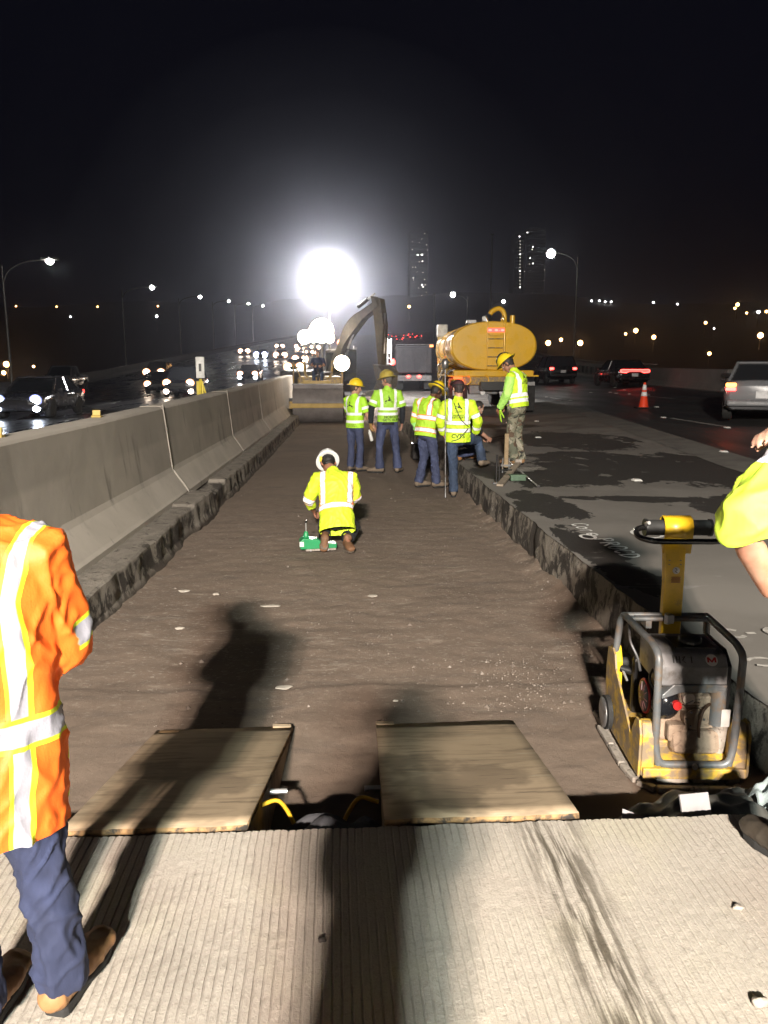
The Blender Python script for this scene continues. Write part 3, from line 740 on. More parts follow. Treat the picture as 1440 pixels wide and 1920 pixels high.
# ================================================================== balloon light
LB = at(617, 524, 41)
t = thing('balloon_light', 'huge glaring white balloon light on a thin mast above the roller', 'work light', (LB.x, 41, FZ))
hb = LB.z - FZ
balm = emit('glowing balloon fabric', (1, .97, .95), 180)
MB().ball((0, 0, hb), (1.02, 1.02, 1.0), 40, 24).build('balloon', balm, t)
MB().tube([(0, 0, 1.0), (0, 0, hb * .6), (0, 0, hb - .98)], [.05, .04, .03], 8).build('mast', M['white'], t)
MB().box((0, 0, .75), (.9, .7, .6)).build('generator', M['greysteel'], t, bevel=.04)
for sx in (-1, 1):
    MB().box((sx * .62, 0, .25), (.12, 1.1, .08)).build('stabiliser', M['yel'], t)
    wheel(t, sx * .5, 0, .24, .16)
# ================================================================== roller
rx, ry = -.70, 28.75
t = thing('road_roller', 'yellow vibratory roller with a wide grey steel drum facing the camera in the trench', 'roller', (rx, ry, FZ))
drum = plain('dusty grey drum', (.20, .18, .175), .6, .1, var=.25, scale=3)
MB().tube([(-.93, .72, .72), (.93, .72, .72)], .72, 48).build('drum', drum, t)
RY = plain('dull roller yellow', (.50, .34, .08), .55, var=.2, scale=3)
MB().box((0, .05, .66), (2.0, .16, .17)).build('front_frame', RY, t, bevel=.02)
MB().box((0, .10, .50), (1.85, .05, .12)).build('scraper', M['dustyplate'], t)
for sx in (-1, 1):
    MB().box((sx * 1.0, .9, .68), (.12, 1.7, .26)).build('side_frame', M['yel'], t, bevel=.02)
    MB().cyl((sx * .95, .72, .72), (sx * 1.09, .72, .72), .2, n=20).build('hub', M['greysteel'], t)
MB().box((0, .50, 1.42), (1.9, .06, .06)).build('cross_bar', M['greysteel'], t)
MB().box((0, .72, 1.0), (1.84, .9, .84)).build('drum_cover', drum, t, bevel=.03)
MB().box((-.05, .7, 1.50), (1.05, .35, .11)).build('step_plate', RY, t, bevel=.02)
MB().box((.05, 2.6, 1.25), (1.7, 2.2, .9)).build('engine_hood', M['yel'], t, bevel=.08)
for sx in (-1, 1): wheel(t, sx * .78, 2.9, .62, .45)
MB().tube(fillet([(-.55, 1.5, 2.25), (-.5, 1.5, 1.75), (-.3, 1.48, 1.62), (.35, 1.48, 1.62), (.5, 1.5, 1.75), (.55, 1.5, 2.3)], .1), .045, 10).build('seat_frame', M['yel'], t)
MB().box((0, 1.62, 1.75), (.5, .45, .14)).build('seat', M['black'], t, bevel=.04)
for (a, b_) in [((-.92, .9, 1.45), (-.92, .9, 2.25)), ((-.92, .9, 2.25), (-.6, .95, 1.55)), ((.92, .9, 1.45), (.92, .9, 2.05))]:
    MB().cyl(a, b_, .025, n=8).build('hand_rail', M['yel'], t)
MB().tube([(.0, 1.0, 1.5), (0, 1.1, 2.0)], .04, 8).build('steering_column', M['black'], t)
MB().tube([(.17 * math.cos(a), 1.1 + .05 * math.sin(a), 2.02 + .17 * math.sin(a)) for a in [2 * PI * k / 16 for k in range(16)]], .015, 6, closed=True).build('steering_wheel', M['black'], t)
workhl = emit('warm work light', (1, .82, .60), 45)
MB().cyl((.9, .75, 1.45), (.9, .75, 2.3), .03, n=8).build('lamp_post', M['yel'], t)
h = MB().lathe([(.12, .16), (.30, .02), (.31, -.02), (.28, -.03)], 24, M=Matrix.Rotation(R(-90), 3, 'X'), o=(.9, .72, 2.2)).build('headlight', M['black'], t)
MB().ball((.9, .69, 2.2), (.285, .07, .285), 24, 10).build('headlight_lens', workhl, h)
# second strong machine light left of the mast
for (px, py, Y, r_, m_, lb) in [(603, 620, 34.6, .52, workhl, 'large blown-out work light left of the balloon mast'), (571, 632, 35.2, .30, workhl, 'smaller glaring work light left of the large one'), (588, 628, 35.9, .34, workhl, 'added middle lamp filling out the glare between the large and the small work light'), (618, 634, 36.4, .22, workhl, 'added small lamp widening the glare right under the large work light')]:  # middle and lowest lamps are added to merge the glare into one blob
    p = at(px, py, Y); tt = thing('work_light', lb, 'work light', (p.x, Y, FZ + prof(Y)))
    hh = p.z - FZ - prof(Y)
    MB().cyl((0, .1, 0), (0, .1, hh), .05, n=8).build('mast', M['greysteel'], tt)
    MB().lathe([(r_ * .5, .3), (r_ * 1.05, .03), (r_ * 1.05, -.03)], 24, M=Matrix.Rotation(R(-90), 3, 'X'), o=(0, .05, hh)).build('lamp_housing', M['black'], tt)
    MB().ball((0, 0, hh), (r_, .12, r_), 24, 10).build('lamp_lens', m_, tt)
    for a in (0, 120, 240): MB().bar((0, .1, .7), (.7 * math.cos(R(a)), .1 + .7 * math.sin(R(a)), 0), .05, .05).build('leg', M['greysteel'], tt)
p = at(637, 643, 44)
tt = thing('warning_light', 'orange warning light glowing above the roller headlight', 'warning light', (p.x, 44, FZ + prof(44))); hh = p.z - FZ - prof(44)
MB().cyl((0, 0, 0), (0, 0, hh), .04, n=8).build('post', M['greysteel'], tt); MB().ball((0, 0, hh), (.13, .1, .16), 14, 10).build('lens', emit('orange warning lens', (1, .28, .08), 12), tt); MB().cyl((0, 0, 0), (0, 0, .06), .3, n=16).build('base', M['rubber'], tt)

# ================================================================== excavator
ex = thing('excavator', 'excavator with its boom raised high and arm hanging down behind the roller', 'excavator', (-.52, 36.0, FZ), R(-135)); ex.scale = (.97, .97, .97)
em = plain('excavator yellow grey', (.055, .048, .03), .6, scale=3, dirt=(.03, .027, .022), dirt_amt=.6)
for sx in (-1, 1):
    mb = MB(); pts = []
    for k in range(40):
        a = k / 40
        if a < .4: p_ = (-1.4 + 2.8 * a / .4, .72)
        elif a < .5: q = (a - .4) / .1 * PI; p_ = (1.4 + .36 * math.sin(q), .36 + .36 * math.cos(q))
        elif a < .9: p_ = (1.4 - 2.8 * (a - .5) / .4, 0.0)
        else: q = (a - .9) / .1 * PI; p_ = (-1.4 - .36 * math.sin(q), .36 - .36 * math.cos(q))
        pts.append(p_)
    mb.prism(pts, lambda u, v: (sx * .95 - .26, u, v), lambda u, v: (sx * .95 + .26, u, v)); trk = mb.build('track', M['rubber'], ex)
    for k in range(0, 40, 1):
        p_ = pts[k]; q_ = pts[(k + 1) % 40]
        if k % 2 == 0: MB().bar((sx * .95, p_[0], p_[1]), (sx * .95, q_[0], q_[1]), .56, .05).build('track_shoe', M['greysteel'], trk)
MB().box((0, 0, .55), (1.4, 1.8, .5)).build('undercarriage', M['greysteel'], ex, bevel=.05)
MB().box((0, -.5, 1.45), (2.3, 2.9, .95)).build('upper_body', em, ex, bevel=.1)
MB().box((0, -1.7, 1.5), (2.2, .6, 1.0)).build('counterweight', em, ex, bevel=.15)
MB().box((-.7, .35, 2.2), (.85, 1.3, 1.5)).build('cab', em, ex, bevel=.08)
MB().box((-.7, .36, 2.35), (.9, 1.1, .9)).build('cab_window', wglass, ex, bevel=.03)
MB().box((-.7, 1.0, 2.35), (.7, .06, 1.0)).build('windscreen', wglass, ex)
# boom rises forward (towards the camera side), stick hangs
bm_ = fillet([(.15, .5, 1.7), (.15, 1.9, 4.0), (.15, 3.6, 4.85)], 1.0, 8)
mb = MB(); vs = []
for i, p in enumerate(bm_):
    s_ = i / (len(bm_) - 1); hh = .30 + .28 * math.sin(s_ * PI); tdir = (bm_[min(i + 1, len(bm_) - 1)] - bm_[max(i - 1, 0)]).normalized(); nn = V((0, -tdir.z, tdir.y))
    for sx, sn in ((-1, -1), (1, -1), (1, 1), (-1, 1)): vs.append(p + V((sx * .19, 0, 0)) + nn * sn * hh * .5)
fs = [(i * 4 + j, i * 4 + (j + 1) % 4, (i + 1) * 4 + (j + 1) % 4, (i + 1) * 4 + j) for i in range(len(bm_) - 1) for j in range(4)] + [(0, 1, 2, 3), tuple(len(vs) - 4 + k for k in range(4))]
mb.add(vs, fs).build('boom', em, ex, bevel=.02)
MB().prism([(3.2, 5.15), (3.75, 5.0), (3.95, 3.9), (3.82, 2.2), (3.62, 2.2), (3.45, 3.7), (3.3, 4.7)], lambda u, v: (0, u, v), lambda u, v: (.32, u, v)).build('stick', em, ex, bevel=.02)
for a, b_ in (((.15, 1.1, 2.0), (.15, 2.0, 3.6)), ((.15, 2.3, 4.75), (.15, 3.3, 5.25)), ((.16, 3.9, 4.4), (.16, 3.85, 2.7))):
    a = V(a); b_ = V(b_); o = MB().cyl(a, a.lerp(b_, .6), .085, n=12).build('cylinder', M['black'], ex); MB().cyl(a.lerp(b_, .5), b_, .045, n=12).build('piston', M['bolt'], o)
bk = [(3.62, 2.25), (3.9, 2.2), (4.25, 1.9), (4.15, 1.25), (3.6, .85), (3.15, .95), (3.3, 1.1), (3.65, 1.15), (3.85, 1.5), (3.7, 1.95)]
MB().prism(bk, lambda u, v: (-.35, u, v), lambda u, v: (.67, u, v)).build('bucket', M['greysteel'], ex, bevel=.02)
for k in range(5): MB().box((-.3 + k * .23, 3.1, .95), (.07, .25, .06)).build('bucket_tooth', M['bolt'], ex)
for k, (x, z) in enumerate([(-1.0, 3.0), (-.4, 3.0)]): MB().box((x, 1.0, z), (.2, .1, .12)).build('cab_lamp', lens, ex, bevel=.02)

# ================================================================== dump truck ahead
dtm = plain('dark truck body', (.035, .032, .036), .6, scale=3)
dt = thing('dump_truck', 'dark dump truck seen from behind with two small red tail lights, beyond the workers', 'truck', (5.05, 52, GZ(5, 52)), R(-2))
MB().box((0, .8, 2.05), (2.35, 3.9, 1.75)).build('bed', dtm, dt, bevel=.04)
MB().box((0, -1.18, 2.0), (2.2, .07, 1.6)).build('tailgate', dtm, dt, bevel=.02)
for x in (-.8, 0, .8): MB().box((x, -1.24, 2.0), (.08, .06, 1.5)).build('tailgate_rib', dtm, dt)
MB().tube([(-1.2, -1.2, 2.98), (1.2, -1.2, 2.98)], .035, 8).build('top_rail', M['steel'], dt)
MB().box((0, 1.6, .95), (.9, 5.4, .25)).build('chassis', M['black'], dt)
MB().box((0, 4.2, 1.9), (2.2, 1.6, 2.0)).build('cab', dtm, dt, bevel=.12)
MB().box((0, -1.1, .85), (2.3, .12, .35)).build('rear_bumper', M['greysteel'], dt)
for x in (-.35, .35): MB().ball((x, -1.2, .95), (.14, .05, .09), 12, 8).build('tail_light', tl, dt)
for sx in (-1, 1):
    for y in (0, 4.1): wheel(dt, sx * .95, y, .5, .42)
    MB().box((sx * .95, -.85, .5), (.55, .03, .7)).build('mud_flap', M['rubber'], dt)
MB().box((1.12, -1.2, 2.9), (.25, .08, .15)).build('marker_light', emit('dim orange marker', (1, .3, .1), 1.5), dt)
# light-banded ladder mast with a red lamp
p = at(730, 640, 44); lm = thing('arrow_board_mast', 'white lit lattice mast with a red lamp left of the dark dump truck', 'mast', (p.x, 44, GZ(3, 44)))
for sx in (-1, 1): MB().box((sx * .10, 0, 1.6), (.05, .05, 3.2)).build('rail', M['white'], lm)
for k in range(10): MB().box((0, 0, .2 + k * .32), (.2, .03, .04)).build('rung', M['white'], lm)
MB().box((0, -.03, 2.75), (.26, .05, .75)).build('panel', M['white'], lm); MB().ball((.2, -.06, 1.9), (.14, .08, .17), 14, 8).build('red_lamp', tl, lm); MB().box((0, 0, .04), (.6, .6, .08)).build('base', M['greysteel'], lm)

# ================================================================== water truck
wy, wx = 26.6, 5.35
wt_ = thing('water_truck', 'big yellow water truck with an oval tank, ladder and bent pipe, seen from behind', 'truck', (wx, wy, .05), R(-1.5))
tk = plain('tank yellow', (.86, .50, .03), .3, var=.10, scale=1.5, bump=.02, coat=.6, dirt=(.55, .32, .05), dirt_amt=.1)
def oval(n=56, a=1.47, b=.82, e=2.35):
    out = []
    for k in range(n):
        th = 2 * PI * k / n; c, s_ = math.cos(th), math.sin(th)
        out.append((a * math.copysign(abs(c) ** (2 / e), c), b * math.copysign(abs(s_) ** (2 / e), s_)))
    return out
ov = oval(); zc = 2.28
def ovloft(mb, secs):
    vs = []; n = len(ov)
    for (y, s_, dz) in secs: vs += [(u * s_, y, zc + dz + v * s_) for u, v in ov]
    fs = [(i * n + j, i * n + (j + 1) % n, (i + 1) * n + (j + 1) % n, (i + 1) * n + j) for i in range(len(secs) - 1) for j in range(n)]
    return mb.add(vs, fs, 0, True).add(vs[:n], [tuple(range(n))]).add(vs[-n:], [tuple(range(n))[::-1]])
ovloft(MB(), [(0, .955, 0), (.0, .96, 0), (.04, .99, 0), (.1, 1, 0), (5.2, 1, 0), (5.3, .96, 0)]).build('tank', tk, wt_, bevel=0)
for y in (.02, 1.8, 3.5): ovloft(MB(), [(y + .12, 1.012, 0), (y + .17, 1.012, 0)]).build('tank_band', tk, wt_)
ld = [(-.24, .82), (.32, .82)]
for x in (-.24, .34): MB().tube(fillet([(x, -.06, 1.5), (x, -.06, 3.12), (x, .45, 3.32), (x, .5, 3.05)], .12), .022 if x < 0 else .04, 8).build('ladder_rail', tk, wt_)
for k in range(5): MB().cyl((-.24, -.06, 1.62 + k * .3), (.34, -.06, 1.62 + k * .3), .017, n=8).build('ladder_rung', M['yel'], wt_)
MB().prism([(-.26, 2.92), (.34, 2.92), (.34, 2.72), (.22, 2.62), (-.14, 2.62), (-.26, 2.72)], lambda u, v: (u, -.14, v), lambda u, v: (u, -.08, v)).build('light_bracket', tk, wt_)
for k, x in enumerate((-.17, .04, .25)): MB().ball((x, -.15, 2.8), (.065, .03, .035), 12, 8).build('upper_red_light', tl, wt_)
MB().box((.04, -.145, 2.8), (.56, .02, .13)).build('light_backing', tld, wt_)
MB().tube(bez([(.42, .5, 2.9), (.42, .5, 3.35), (.25, .5, 3.55), (.02, .5, 3.48), (-.08, .5, 3.36)], 6), .085, 14).build('overflow_pipe', tk, wt_)
MB().tube([(.62, .1, 2.9), (.62, .1, 3.3)], .09, 12).build('vent_pipe', tk, wt_)
MB().box((-.75, .4, 3.10), (.30, .4, .10)).build('hatch', M['steel'], wt_)
MB().box((-.3, .35, 3.2), (.14, .1, .14)).build('beacon', M['white'], wt_)
MB().box((-1.25, 4.9, 3.0), (.4, .5, .5)).build('cab_mirror_box', M['white'], wt_, bevel=.05)
MB().box((0, .1, 1.36), (2.75, .35, .22)).build('rear_sill', tk, wt_, bevel=.03)
MB().box((0, .12, 1.12), (2.3, .28, .3)).build('spray_manifold', M['yel'], wt_, bevel=.03)
for x in (-.95, -.35, .28, .9):
    MB().tube(bez([(x, -.02, 1.32), (x + .14, -.1, 1.26), (x + .16, -.12, 1.08), (x + .02, -.12, .98)], 4), .025, 8).build('hose', tk, wt_)
MB().box((-.3, .3, .82), (1.0, .3, .34)).build('pump_box', M['greysteel'], wt_, bevel=.03)
MB().box((0, 2.6, .95), (.95, 6, .28)).build('chassis', M['black'], wt_)
for x in (-.35, .3): MB().cyl((x, -.02, .72), (x, .08, .72), .08, n=14).build('spray_nozzle', M['bolt'], wt_)
MB().box((-1.05, 2.0, 2.6), (1, .1, .1)).build('side_rail', tk, wt_)
MB().box((0, 6.4, 2.0), (2.4, 1.7, 2.0)).build('cab', tk, wt_, bevel=.15)
for sx in (-1, 1):
    wheel(wt_, sx * 1.12, .9, .52, .6); wheel(wt_, sx * 1.12, 2.15, .52, .6); wheel(wt_, sx * 1.15, 6.3, .52, .35)
    MB().box((sx * 1.18, .15, .52), (.62, .03, .85)).build('mud_flap', M['rubber'], wt_)
    MB().box((sx * 1.32, 1.5, 1.28), (.5, 3.0, .06)).build('fender', tk, wt_, bevel=.02)
MB().ball((-1.22, -.06, 1.0), (.13, .06, .13), 16, 10).build('tail_light', emit('strong red tail light', (1, .07, .05), 22), wt_)
MB().box((-1.22, -.05, .72), (.34, .04, .2)).build('number_plate', platem, wt_)
MB().box((-1.22, -.03, 1.28), (.3, .05, .22)).build('amber_reflector', emit('orange rear reflector', (1, .2, .03), .8), wt_)
MB().box((1.3, -.06, 1.02), (.24, .05, .12)).build('right_tail_lamp', lens, wt_)
random.seed(5)
for k in range(12):   # valves and pipework on the left flank
    y = .5 + k * .36; x = -1.42; z = 1.25 + .25 * (k % 3)
    MB().tube(bez([(x + .2, y, z), (x, y + .05, z - .1), (x - .02, y + .1, z - .35), (x + .15, y + .15, z - .5)], 3), .045, 8).build('pipe', M['steel'] if k % 2 else M['yel'], wt_)

# ================================================================== light tower behind the camera (lights the works)
TX, TY, TZ = -1.2, -11.0, 6.4
lt = thing('light_tower', 'mobile light tower standing on the road behind the camera', 'light tower', (TX, TY, .02))
MB().box((0, 0, .75), (1.5, 2.2, .9)).build('generator_box', M['yelclean'], lt, bevel=.06)
for sx in (-1, 1): wheel(lt, sx * .8, 0, .33, .2)
MB().box((0, 0, 2.2), (.16, .16, 2.8)).build('mast', M['steel'], lt); MB().box((0, 0, 4.6), (.11, .11, 3.4)).build('mast', M['steel'], lt)
MB().box((0, 0, TZ - .3), (1.9, .08, .08)).build('cross_arm', M['steel'], lt)
for sx in (-1, 1):
    for sy in (-1, 1): MB().bar((sx * .5, sy * .8, .35), (sx * 1.3, sy * 1.5, .02), .07, .07).build('outrigger', M['steel'], lt)
for k, (dx, col, P) in enumerate([(-.42, (1, .84, .71), 9800), (.46, (.88, .98, .90), 4300), (-.12, (1, .85, .72), 9800), (.17, (.93, .97, .88), 4100)]):
    z = TZ
    hd = MB().lathe([(.08, .26), (.2, .1), (.24, -.02), (.24, -.05)], 24, M=Matrix.Rotation(R(80), 3, 'X'), o=(dx, .1, z)).build('lamp_head', M['steel'], lt)
    MB().ball((dx, .14, z), (.2, .02, .2), 20, 8).build('lamp_lens', emit('tower lamp lens %d' % k, col, 30), hd)
    if P:
        L = bpy.data.lights.new('tower_lamp', 'SPOT'); L.energy = P; L.color = col; L.shadow_soft_size = .12; L.spot_size = R(125); L.spot_blend = .6
        lo = bpy.data.objects.new('tower_lamp', L); COL.objects.link(lo); lo.parent = lt; lo.location = (dx, .22, z); lo.rotation_euler = (R(76), 0, 0)
# ================================================================== plywood ramps
def m_ply():
    m = Mat('weathered plywood', (.48, .37, .25), .8)
    m.mix(m.noise(1.3, 3, off=(5, 1, 0)).ramp(.35, .7), (.38, .295, .195))
    m.mix(m.noise(3.2, 6, .65, (.6, 3.4, 1), .9).ramp(.45, .68), (.25, .19, .125))
    m.mix(m.noise(2.4, 6, .7, (1, 5, 1), .5).ramp(.58, .70) * .8, (.40, .35, .26))
    m.mix(m.noise(5, 7, .72, (.7, 4, 1)).ramp(.57, .68) * .6, (.12, .088, .058)); m.mix(m.noise(2.2, 4, .6, off=(8, 8, 0)).ramp(.52, .62) * .5, (.12, .09, .06))
    m.bump(m.noise(12, 6, .7, (1, 7, 1)), .12, .003); return m.m
ply = m_ply(); plyedge = plain('plywood edge', (.42, .26, .12), .8, scale=10, dirt=(.04, .035, .03), dirt_amt=.6); rope = plain('yellow rope', (.75, .45, .02), .6)
def ramp(x0, x1, xf0, xf1, label, side, handle):
    yn, yf, zn, zf = 2.545, 4.07, -.015, -.385
    t = thing('plywood_ramp', label, 'ramp', ((x0 + x1) / 2, yn, 0)); ox = (x0 + x1) / 2
    n = 14; vs = []; fs = []
    for j in range(n + 1):
        q = j / n
        for i in range(n + 1):
            xa = x0 + (xf0 - x0) * q - ox; xb = x1 + (xf1 - x1) * q - ox; u = i / n
            e = .005 * noise.noise(V((u * 6, q * 6, x0))) if 0 < j < n else .008 * noise.noise(V((u * 15, j, x0)))
            vs.append((xa + (xb - xa) * u, (yf - yn) * q + (e if j in (0, n) else 0), zn + (zf - zn) * q + .006 * noise.noise(V((u * 2, q * 2, x0))) ))
    for j in range(n):
        for i in range(n): k = j * (n + 1) + i; fs.append((k, k + 1, k + n + 2, k + n + 1))
    o = MB().add(vs, fs, 0, True).build('deck', [ply, plyedge], t); s_ = o.modifiers.new('t', 'SOLIDIFY'); s_.thickness = .02; s_.material_offset_rim = 1
    for sx, xa, xb in ((-1, x0 + .02, xf0 + .02), (1, x1 - .02, xf1 - .02)):
        f0 = lambda u, v, s=0: V((xa - ox + (xb - xa) * u / (yf - yn) - .012 * sx, u, v)); f1 = lambda u, v: V((xa - ox + (xb - xa) * u / (yf - yn) + .012 * sx, u, v))
        L_ = yf - yn
        MB().prism([(.01, zn - .03), (L_ - .02, zf - .026), (L_ - .02, FZ + .012), (.5, FZ + .012), (.01, -.34)], f0, f1).build('side_board', ply, t)
    L_ = yf - yn
    MB().box(((xf0 + xf1) / 2 - ox - .3 * side, L_ - .03, zf + .002), (.11, .05, .05), (R(-14), 0, 0)).build('cleat', plyedge, t)
    MB().box((xf1 - .06 - ox if side > 0 else xf0 + .05 - ox, L_ + .005, zf + .014), (.10, .035, .03), (0, .1, .1)).build('cleat', ply, t)
    xs_ = (x1 - ox) if side > 0 else (x0 - ox)
    q = .42; xe = xs_ + ((xf1 - x1) if side > 0 else (xf0 - x0)) * q
    MB().cyl((xe - .02 * side, L_ * q, -.24), (xe + .07 * side, L_ * q, -.24), .012, n=10).build('bolt', M['bolt'], t)
    a = V((xs_ + .0 * side, L_ * .26, -.16)); c = V((xs_ - .005 * side, L_ * .06, -.20))
    MB().tube(bez([a, a + V((.09 * side, .02, .0)), (a + c) / 2 + V((.18 * side, .0, -.06)), (a + c) / 2 + V((.15 * side, -.1, -.12)), c + V((.05 * side, .0, -.03)), c], 7), .009, 8).build('rope_handle', rope, t)
    return t
ramp(-1.0, -.34, -1.02, -.27, 'left plywood ramp from the slab edge down into the trench, crossed by a dark shadow', 1, 1)
ramp(.155, .875, .20, .985, 'right plywood ramp with weathered stains leading down into the trench, fully lit', -1, 1)
# felt sheet between the ramps and rags on the right
felt = plain('grey felt', (.10, .105, .12), .9)
def cloth(name, label, cat, loc, w_, d, amp, m, seed, rot=0, sag=0.0):
    n = 18; vs = []
    for j in range(n + 1):
        for i in range(n + 1):
            u, v = i / n - .5, j / n - .5
            r_ = 1 + .25 * noise.noise(V((u * 3, v * 3, seed)))
            vs.append((u * w_ * r_, v * d * r_, amp * (.5 - (u * u + v * v) * 2) + amp * .6 * noise.noise(V((u * 4, v * 4, seed + 5))) + sag * v))
    fs = [(j * (n + 1) + i, j * (n + 1) + i + 1, (j + 1) * (n + 1) + i + 1, (j + 1) * (n + 1) + i) for j in range(n) for i in range(n)]
    o = MB().add(vs, fs, 0, True).build(name, m); o.location = loc; o.rotation_euler = (0, 0, rot); s_ = o.modifiers.new('t', 'SOLIDIFY'); s_.thickness = .004
    return tag(o, label, cat)
cloth('felt_sheet', 'dark grey felt sheet bulging up between the two plywood ramps at the slab edge', 'sheet', (-.02, 2.64, -.13), .42, .26, .16, felt, 3)
cloth('plastic_sheet', 'crumpled grey plastic sheet lying behind the right slab corner', 'sheet', (1.52, 2.78, -.20), .6, .42, .18, plain('grey plastic sheet', (.12, .12, .11), .5), 9, .2)
cloth('rag', 'pale blue grey rag at the right edge beyond the slab corner', 'rag', (1.82, 2.84, -.14), .2, .2, .12, plain('pale rag', (.30, .36, .37), .8), 4)
t = tag(MB().box((0, 0, 0), (.12, .012, .10), (R(-25), 0, .1)).add([(-.3, -.03, -.06), (-.12, -.05, -.05), (-.28, .02, -.01)], [(0, 1, 2)]).build('paper_scrap', plain('pale paper', (.28, .27, .28), .7), bevel=.002), 'pale paper scrap standing upright behind the right slab corner', 'paper'); t.location = (1.37, 2.66, -.055)
# stones
stm = plain('pale stone', (.42, .37, .32), .85, bump=.5); stw = plain('white crushed stone', (.60, .54, .47), .85, bump=.5)
def stone(loc, d, m, label, seed, flat=.6, group=None):
    mb = MB(); mb.ball((0, 0, 0), 1, 14, 9)
    mb.v = [tuple(V(p) * (1 + .45 * noise.noise(V(p) * 1.3 + V((seed, 0, 0))) + .2 * noise.noise(V(p) * 3.5 + V((seed, 4, 0))))) for p in mb.v]
    mb.v = [(p[0] * d[0], p[1] * d[1], p[2] * d[2]) for p in mb.v]
    o = mb.build('stone', m); o.location = loc; return tag(o, label, 'stone', group)
stone((1.07, 1.665, .012), (.022, .014, .012), stm, 'rounded pebble on the pale slab at the bottom right', 1)
stone((1.20, 2.02, .008), (.016, .011, .007), stm, 'flat chip of stone on the slab above the rounded pebble', 2)
stone((-.06, 1.96, .008), (.012, .008, .007), plain('dark chip', (.06, .05, .045)), 'small dark chip beside the shadow on the slab', 3)
sp = [((533, 1290), (.05, .035, .004), 'flat pale patch-like stone low on the trench floor left of centre'), ((699, 1118), (.045, .04, .004), 'flat pale stone near the trench centre'), ((345, 1109), (.055, .04, .006), 'pale stone near the left ledge, farther one'), ((337, 1179), (.035, .03, .006), 'pale stone near the left ledge, nearer one'), ((508, 1137), (.09, .035, .004), 'long thin pale scrape-like stone left of centre'), ((405, 1115), (.03, .03, .008), 'small pale stone between the left ledge and the long pale one'), ((742, 1316), (.018, .012, .008), 'tiny pale chip left of the lower trench centre')]
for k, ((px, py), d, lb) in enumerate(sp):
    dr = at(px, py, 1) - V((0, 0, CAMZ)); q = V((0, 0, CAMZ)) + dr * ((FZ + .006 - CAMZ) / dr.z); stone((q.x, q.y, FZ + .012), d, stw, lb, 10 + k)
# gravel
random.seed(11); mb = MB()
for k in range(2600):
    if k < 900: x, y = random.gauss(1.86, .10), random.uniform(4.2, 16)
    elif k < 1250: x, y = random.gauss(1.15, .25), random.uniform(4.3, 5.2)
    else: x, y = random.uniform(-1.7, 1.9), 4 + 11 * random.random() ** 1.3
    if x > 1.98 or x < -1.8: continue
    if 4.1 > y and x > 1.2: continue
    r_ = random.uniform(.003, .008) * (random.uniform(1.8, 3.2) if random.random() < .07 else 1); z = FZ + .008 + max(0, x - 1.86) * .35
    a = random.random() * 6; vs = [(x + r_ * math.cos(a + q * 1.57) * random.uniform(.7, 1.3), y + r_ * math.sin(a + q * 1.57) * random.uniform(.7, 1.3), z) for q in range(4)]
    vs.append((x, y, z + r_ * .8)); mb.add(vs, [(0, 1, 4), (1, 2, 4), (2, 3, 4), (3, 0, 4)], 0 if random.random() < .5 else 1)
tag(mb.build('gravel', [plain('gravel pale', (.27, .23, .20), .9), plain('gravel brown', (.15, .12, .10), .9)]), 'loose gravel scattered over the trench floor', kind='stuff')

# ================================================================== sprayed marks
spray = plain('white spray paint', (.80, .80, .78), .8, var=.35, scale=20)
def stroke_text(name, lines, origin, ux, uy, sz, wd, m, z):
    """lines: list of (polyline list) in letter units"""
    root = None
    if len(lines) > 2: root = bpy.data.objects.new(name, None); COL.objects.link(root)
    mb = MB()
    for (ox, oy, strokes) in lines:
        if root: mb = MB()
        for st in strokes:
            P = [V((ox + a, oy + b_)) for a, b_ in st]; 
            for i in range(len(P) - 1):
                a, b_ = P[i], P[i + 1]; d = (b_ - a); 
                if d.length < 1e-6: continue
                d.normalize(); nn = V((-d.y, d.x)) * wd; e = d * wd * .6
                q = [a - e + nn, a - e - nn, b_ + e - nn, b_ + e + nn]
                b0 = z + .0004 * i
                w_ = [V(origin) + V(ux) * (p.x * sz) + V(uy) * (p.y * sz) for p in q]
                mb.add([(p.x, p.y, b0) for p in w_], [(0, 1, 2, 3)])
        if root: mb.build('letter', m, root)
    if root: return root
    o = mb.build(name, m); return o
def arc(cx, cy_, rx, ry, a0, a1, n=10): return [(cx + rx * math.cos(R(a0 + (a1 - a0) * k / n)), cy_ + ry * math.sin(R(a0 + (a1 - a0) * k / n))) for k in range(n + 1)]
G_ = {'C': [arc(.4, .5, .35, .5, 50, 310)], 'O': [arc(.4, .5, .36, .5, 0, 360, 14)], 'R': [[(0, 0), (0, 1)], arc(.1, .75, .5, .25, 90, -90, 6), [(.2, .5), (.7, 0)]], 'E': [[(.6, 1), (0, 1), (0, 0), (.6, 0)], [(0, .5), (.5, .5)]],
      'P': [[(0, 0), (0, 1)], arc(.1, .75, .5, .27, 90, -90, 6)], 'D': [[(0, 0), (0, 1)], arc(.05, .5, .6, .5, 90, -90, 8)], 'o': [arc(.3, .3, .3, .3, 0, 360, 12)], 'e': [arc(.3, .3, .3, .3, 0, 330, 10) + [(.0, .3)]], 'r': [[(0, 0), (0, .6), (.3, .6)]], '-': [[(.1, .5), (.35, .5)]], '4': [[(.5, 0), (.5, 1), (0, .35), (.7, .35)]]}
def word(s, x0=0, y0=0, adv=.95): return [(x0 + i * adv, y0, G_[c]) for i, c in enumerate(s) if c in G_]
gx = V((.02, -1, 0)).normalized()   # the words run towards the camera
o = stroke_text('sprayed_mark', word('Core') + word('PROCD', 4.4), (2.42, 7.78, 0), gx, (1, .12, 0), .165, .075, spray, .012); 
o.name = 'sprayed_mark'; tag(o, 'white sprayed lettering on the pavement left of the compactor handle', 'marking')
